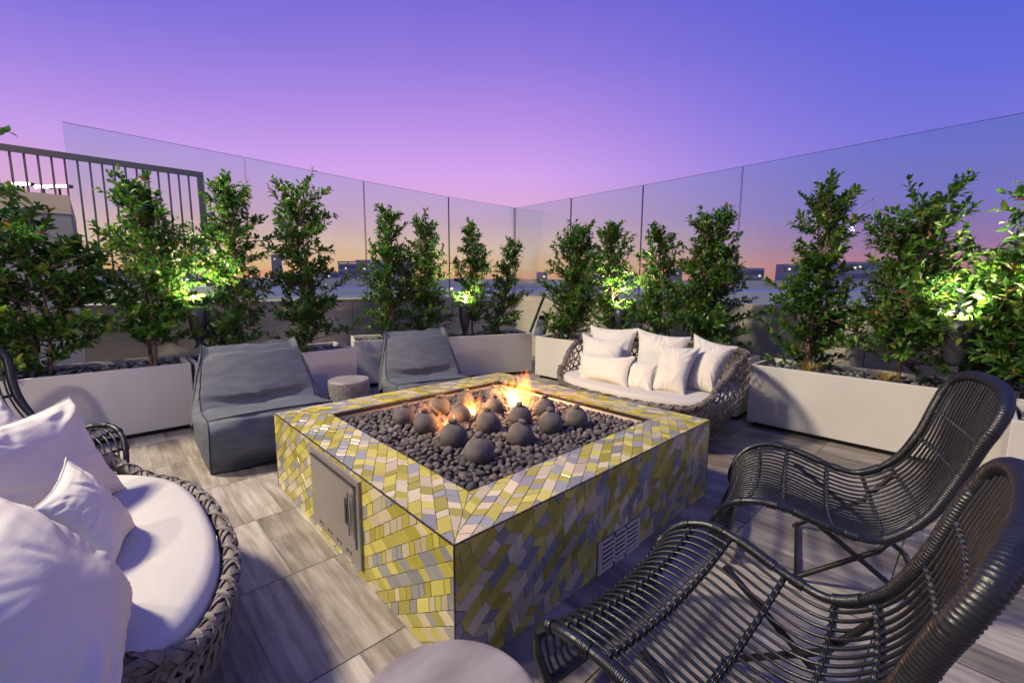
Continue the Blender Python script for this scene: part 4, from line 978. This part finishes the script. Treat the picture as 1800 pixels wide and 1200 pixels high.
# ------------------------------------------------------------------ rattan lounge chairs
def rattan_chair():
    t = empty('rattan_chair')
    K = [(.615,.085,.66),(.650,.20,.70),(.590,.335,.78),(.475,.398,.83),(.335,.392,.82),(.158,.345,.79),(.03,.345,.75),(-.09,.45,.68),(-.165,.60,.63),(-.22,.78,.65),(-.275,.935,.70)]
    C = catmull(K, 10); n = len(C)
    tg = []
    for i in range(n):
        a = C[max(0,i-1)]; b = C[min(n-1,i+1)]; v = Vector((b[0]-a[0],0,b[1]-a[1])).normalized(); tg.append(v)
    def S(i, s):     # s in -1..1 across
        x, z, w = C[i]; u = i/(n-1); sag = .020+.055*math.sin(PI*min(1, max(0,(u-.05)/.95)))**1.2
        nn = Vector((tg[i].z,0,-tg[i].x))          # towards the back/under side
        if nn.dot(Vector((-.4,0,-1))) < 0: nn = -nn
        p = Vector((x, s*w/2, z))+nn*(sag*(1-s*s)); return p
    def Nn(i):
        nn = Vector((tg[i].z,0,-tg[i].x)); return nn if nn.dot(Vector((-.4,0,-1))) > 0 else -nn
    # side rails
    ib = int((n-1)*.66)
    for s in (-1,1):
        pts = []; rad = []
        for i in range(n-3): pts.append(S(i, s*1.0)); rad.append(.0155)
        mb = MB(); mb.tube(pts[:ib+6], rad[:ib+6], 12)
        # short wrapped lengths and knots on the seat rail
        for (u0, u1) in ((.33,.36),(.40,.47),(.50,.53),(.24,.26),(.60,.66),(.15,.17)):
            a, b = int(u0*(n-1)), max(int(u0*(n-1))+1, int(u1*(n-1))); q = pts[a:b+1]; fine = []; fr_ = []
            for i in range(len(q)-1):
                for k in range(9): fine.append(q[i].lerp(q[i+1], k/9)); fr_.append(.0185+(.002 if k % 3 else -.001))
            mb.tube(fine, fr_, 12)
        mb.build('side_rail', M['rattan'], t)
    # one fat wrapped hoop: up one side of the back, over the top and down the other
    L0 = [S(i, -1) for i in range(ib+1, n-8)]; L1 = [S(i, 1) for i in range(ib+1, n-8)][::-1]
    c0, c1 = S(n-8,-1), S(n-8,1); arc = []
    for i in range(0, 13):
        g_ = PI*i/12; s = -math.copysign(abs(math.cos(g_))**.62, math.cos(g_)); f = (s+1)/2; k = math.sin(g_)**.58; base = c0.lerp(c1, f); tip = S(n-1, s*.9)+Vector((-.012,0,.03))*(1-s*s*.7)
        arc.append(base.lerp(tip, k))
    path = [tuple(p) for p in L0+arc+L1]; raw = [Vector(p) for p in catmull(path, 8)]; fine = [raw[0]]; acc = 0
    for q0, q1 in zip(raw, raw[1:]):
        d_ = (q1-q0).length; pos = .0032-acc
        while pos <= d_: fine.append(q0.lerp(q1, pos/d_)); pos += .0032
        acc = (acc+d_) % .0032 if d_ else acc
    m = len(fine)
    fr_ = []
    for i in range(m):
        e_ = min(i, m-1-i)/m; fr_.append(.0165+.0065*min(1, e_*9)+(.0016 if i % 3 else -.0011))
    mb = MB(); mb.tube(fine, fr_, 14); mb.build('back_hoop', M['rattan'], t)
    arcf = [Vector(p) for p in catmull([tuple(p) for p in arc], 12)]
    # front rail and cross ties
    mb = MB(); mb.tube([S(0, -1+2*i/16) for i in range(17)], .016, 10); mb.build('front_rail', M['rattan'], t)
    rods = 21; ties = [int(u*(n-1)) for u in (.16,.27,.385,.49,.60,.685,.80,.885)]
    mb = MB()
    for r in range(rods):
        s = -1+2*(r+1)/(rods+1); s *= .985; rp = [S(i, s) for i in range(0, n-9)]; hp = min(arcf, key=lambda q: abs(q.y-rp[-1].y*1.02)-.2*q.z); rp += [rp[-1].lerp(hp, f) for f in (.33,.66,1)]; mb.tube(rp, .0057, 8, cap=False)
    mb.build('rods', M['rattan'], t)
    for i in ties:
        mb = MB(); nn = Nn(i)
        mb.tube([S(i, -1+2*k/24)+nn*.011 for k in range(25)], .0100, 8)
        for r in range(rods):
            s = (-1+2*(r+1)/(rods+1))*.985; p = S(i, s); tv = tg[i]; y = Vector((0,1,0))
            loop = [p+y*(.010*math.cos(a))+nn*(.005+.0145*math.sin(a)) for a in np.linspace(0, 2*PI, 9)[:-1]]
            mb.tube(loop, .0045, 6, closed=True)
            loop = [q+tv*.006+y*.002 for q in loop]; mb.tube(loop, .0038, 5, closed=True)
        mb.build('cross_tie', M['rattan'], t)
    # metal legs: an X on each side, joined by cross bars
    for s in (-1,1):
        y = s*.27
        mb = MB(); mb.tube([(.33,y,.36),(.10,y*.98,.20),(-.16,y*.96,.012)], .0115, 8); mb.build('leg', M['frame_metal'], t)
        mb = MB(); mb.tube([(-.08,y*.95,.40),(.02,y*.96,.24),(.30,y*.98,.012)], .0115, 8); mb.build('leg', M['frame_metal'], t)
        mb = MB(); mb.lathe([(0,0),(.016,0),(.016,.012),(0,.012)], (-.16,y*.96,0), 12); mb.lathe([(0,0),(.016,0),(.016,.012),(0,.012)], (.30,y*.98,0), 12); mb.build('foot', M['black'], t)
    for x_, y_, z_ in ((-.155,.26,.02),(.295,.265,.02)):
        mb = MB(); mb.tube([(x_,-y_,z_),(x_,y_,z_)], .0095, 8); mb.build('cross_bar', M['frame_metal'], t)
    return t
ch = rattan_chair(); ch.location = (2.564,.241,0); ch.rotation_euler.z = R(104.1); tag(ch, 'black rattan lounge chair farther from the camera, at right beyond the nearer one', 'chair', 'black rattan lounge chairs')
c2_ = copy_tree(ch); c2_.location = (1.268,.208,0); c2_.rotation_euler.z = R(89.2); tag(c2_, 'black rattan lounge chair nearest the camera at lower right, cut off by the frame', 'chair', 'black rattan lounge chairs')
c3_ = copy_tree(ch); c3_.location = (-.60,3.98,0); c3_.rotation_euler.z = R(-56); tag(c3_, 'black rattan lounge chair at the left edge, half hidden behind the white pillows', 'chair', 'black rattan lounge chairs')

# ------------------------------------------------------------------ light
def area_lamp(name, loc, target, size, power, color):
    ld = bpy.data.lights.new(name, 'AREA'); ld.shape = 'DISK'; ld.size = size; ld.energy = power; ld.color = color
    o = bpy.data.objects.new(name, ld); col.objects.link(o); o.location = loc
    d = Vector(target)-Vector(loc); o.rotation_euler = d.to_track_quat('-Z','Y').to_euler(); return o
area_lamp('terrace_lamp', (-5.2,6.6,9.5), (2.2,2.2,0), 1.5, 2750, (1,.86,.62))
area_lamp('terrace_lamp', (-1.95,2.4,2.7), (.6,4.4,.3), .14, 62, (1,.85,.66))

sd = bpy.data.lights.new('blue_fill_sun', 'SUN'); sd.energy = 1.0; sd.color = (.34,.36,1); sd.angle = R(120)  # added wide blue fill for the shaded sides; no sun stands there
so = bpy.data.objects.new('blue_fill_sun', sd); col.objects.link(so); so.location = (4,-4,8); so.rotation_euler = Vector((-.45,.62,-.65)).to_track_quat('-Z','Y').to_euler()
w = bpy.data.worlds.new('World'); scene.world = w; w.use_nodes = True; nt = w.node_tree; nt.nodes.clear(); L = nt.links.new
out = nt.nodes.new('ShaderNodeOutputWorld'); bg = nt.nodes.new('ShaderNodeBackground'); L(bg.outputs[0], out.inputs[0])
tc = nt.nodes.new('ShaderNodeTexCoord'); sp = nt.nodes.new('ShaderNodeSeparateXYZ'); L(tc.outputs['Generated'], sp.inputs[0])
def lin(c): return tuple(((x/255)/12.92 if x/255 <= .04045 else ((x/255+.055)/1.055)**2.4) for x in c)
def ramp(stops):
    r = nt.nodes.new('ShaderNodeValToRGB'); e = r.color_ramp.elements
    e[0].position = stops[0][0]; e[0].color = (*lin(stops[0][1]),1); e[1].position = stops[-1][0]; e[1].color = (*lin(stops[-1][1]),1)
    for p, c in stops[1:-1]: x = e.new(p); x.color = (*lin(c),1)
    L(asin.outputs[0], r.inputs['Fac']); return r
asin = nt.nodes.new('ShaderNodeMath'); asin.operation = 'MULTIPLY_ADD'; asin.inputs[1].default_value = 1.0; asin.inputs[2].default_value = 0.02; L(sp.outputs['Z'], asin.inputs[0])
# factor = sin(elevation)+.02
cen = ramp([(0,(214,120,118)),(.02,(255,160,120)),(.05,(255,190,146)),(.09,(250,198,178)),(.15,(226,176,205)),(.24,(213,166,238)),(.33,(186,145,232)),(.43,(150,124,222)),(.55,(112,100,212)),(.75,(72,80,195)),(1,(60,75,190))])
rig = ramp([(0,(150,92,125)),(.02,(214,124,135)),(.05,(208,130,150)),(.09,(172,124,178)),(.15,(140,122,205)),(.24,(122,118,218)),(.33,(102,108,218)),(.43,(84,98,214)),(.55,(66,88,210)),(.75,(58,78,200)),(1,(60,75,190))])
dt = nt.nodes.new('ShaderNodeVectorMath'); dt.operation = 'DOT_PRODUCT'; L(tc.outputs['Generated'], dt.inputs[0]); dt.inputs[1].default_value = tuple(Rt)
mr = nt.nodes.new('ShaderNodeMapRange'); mr.interpolation_type = 'SMOOTHSTEP'; mr.inputs['From Min'].default_value = -.05; mr.inputs['From Max'].default_value = .72; L(dt.outputs['Value'], mr.inputs['Value'])
df = nt.nodes.new('ShaderNodeVectorMath'); df.operation = 'DOT_PRODUCT'; L(tc.outputs['Generated'], df.inputs[0]); df.inputs[1].default_value = (fe,fn,0)
mf = nt.nodes.new('ShaderNodeMapRange'); mf.inputs['From Min'].default_value = .35; mf.inputs['From Max'].default_value = -.3; L(df.outputs['Value'], mf.inputs['Value'])
ml_ = nt.nodes.new('ShaderNodeMapRange'); ml_.interpolation_type = 'SMOOTHSTEP'; ml_.inputs['From Min'].default_value = -.15; ml_.inputs['From Max'].default_value = -.9; ml_.inputs['To Max'].default_value = .75; L(dt.outputs['Value'], ml_.inputs['Value'])
mlz = nt.nodes.new('ShaderNodeMapRange'); mlz.inputs['From Min'].default_value = .1; mlz.inputs['From Max'].default_value = .45; L(sp.outputs['Z'], mlz.inputs['Value'])
mlm = nt.nodes.new('ShaderNodeMath'); mlm.operation = 'MULTIPLY'; L(ml_.outputs[0], mlm.inputs[0]); L(mlz.outputs[0], mlm.inputs[1])
mxa = nt.nodes.new('ShaderNodeMath'); mxa.operation = 'MAXIMUM'; L(mr.outputs[0], mxa.inputs[0]); L(mlm.outputs[0], mxa.inputs[1])
mxm = nt.nodes.new('ShaderNodeMath'); mxm.operation = 'MAXIMUM'; L(mxa.outputs[0], mxm.inputs[0]); L(mf.outputs[0], mxm.inputs[1])
mx = nt.nodes.new('ShaderNodeMixRGB'); L(mxm.outputs[0], mx.inputs['Fac']); L(cen.outputs[0], mx.inputs['Color1']); L(rig.outputs[0], mx.inputs['Color2'])
bm_ = nt.nodes.new('ShaderNodeMapRange'); bm_.inputs['From Min'].default_value = .25; bm_.inputs['From Max'].default_value = -.6; L(df.outputs['Value'], bm_.inputs['Value'])
mb_ = nt.nodes.new('ShaderNodeMixRGB'); L(bm_.outputs[0], mb_.inputs['Fac']); L(mx.outputs[0], mb_.inputs['Color1']); 
bz_ = nt.nodes.new('ShaderNodeMapRange'); bz_.inputs['From Min'].default_value = .05; bz_.inputs['From Max'].default_value = .4; L(sp.outputs['Z'], bz_.inputs['Value'])
bc_ = nt.nodes.new('ShaderNodeMixRGB'); bc_.inputs['Color1'].default_value = (.62,.52,.46,1); bc_.inputs['Color2'].default_value = (.10,.105,.37,1)
L(bz_.outputs[0], bc_.inputs['Fac']); L(bc_.outputs[0], mb_.inputs['Color2'])
L(mb_.outputs[0], bg.inputs['Color']); bg.inputs['Strength'].default_value = 1.0

vs_ = scene.view_settings; vs_.view_transform = 'Standard'; vs_.look = 'None'; vs_.exposure = 0; vs_.gamma = 1
scene.render.engine = 'CYCLES'; scene.cycles.transparent_max_bounces = 16; scene.cycles.max_bounces = 6
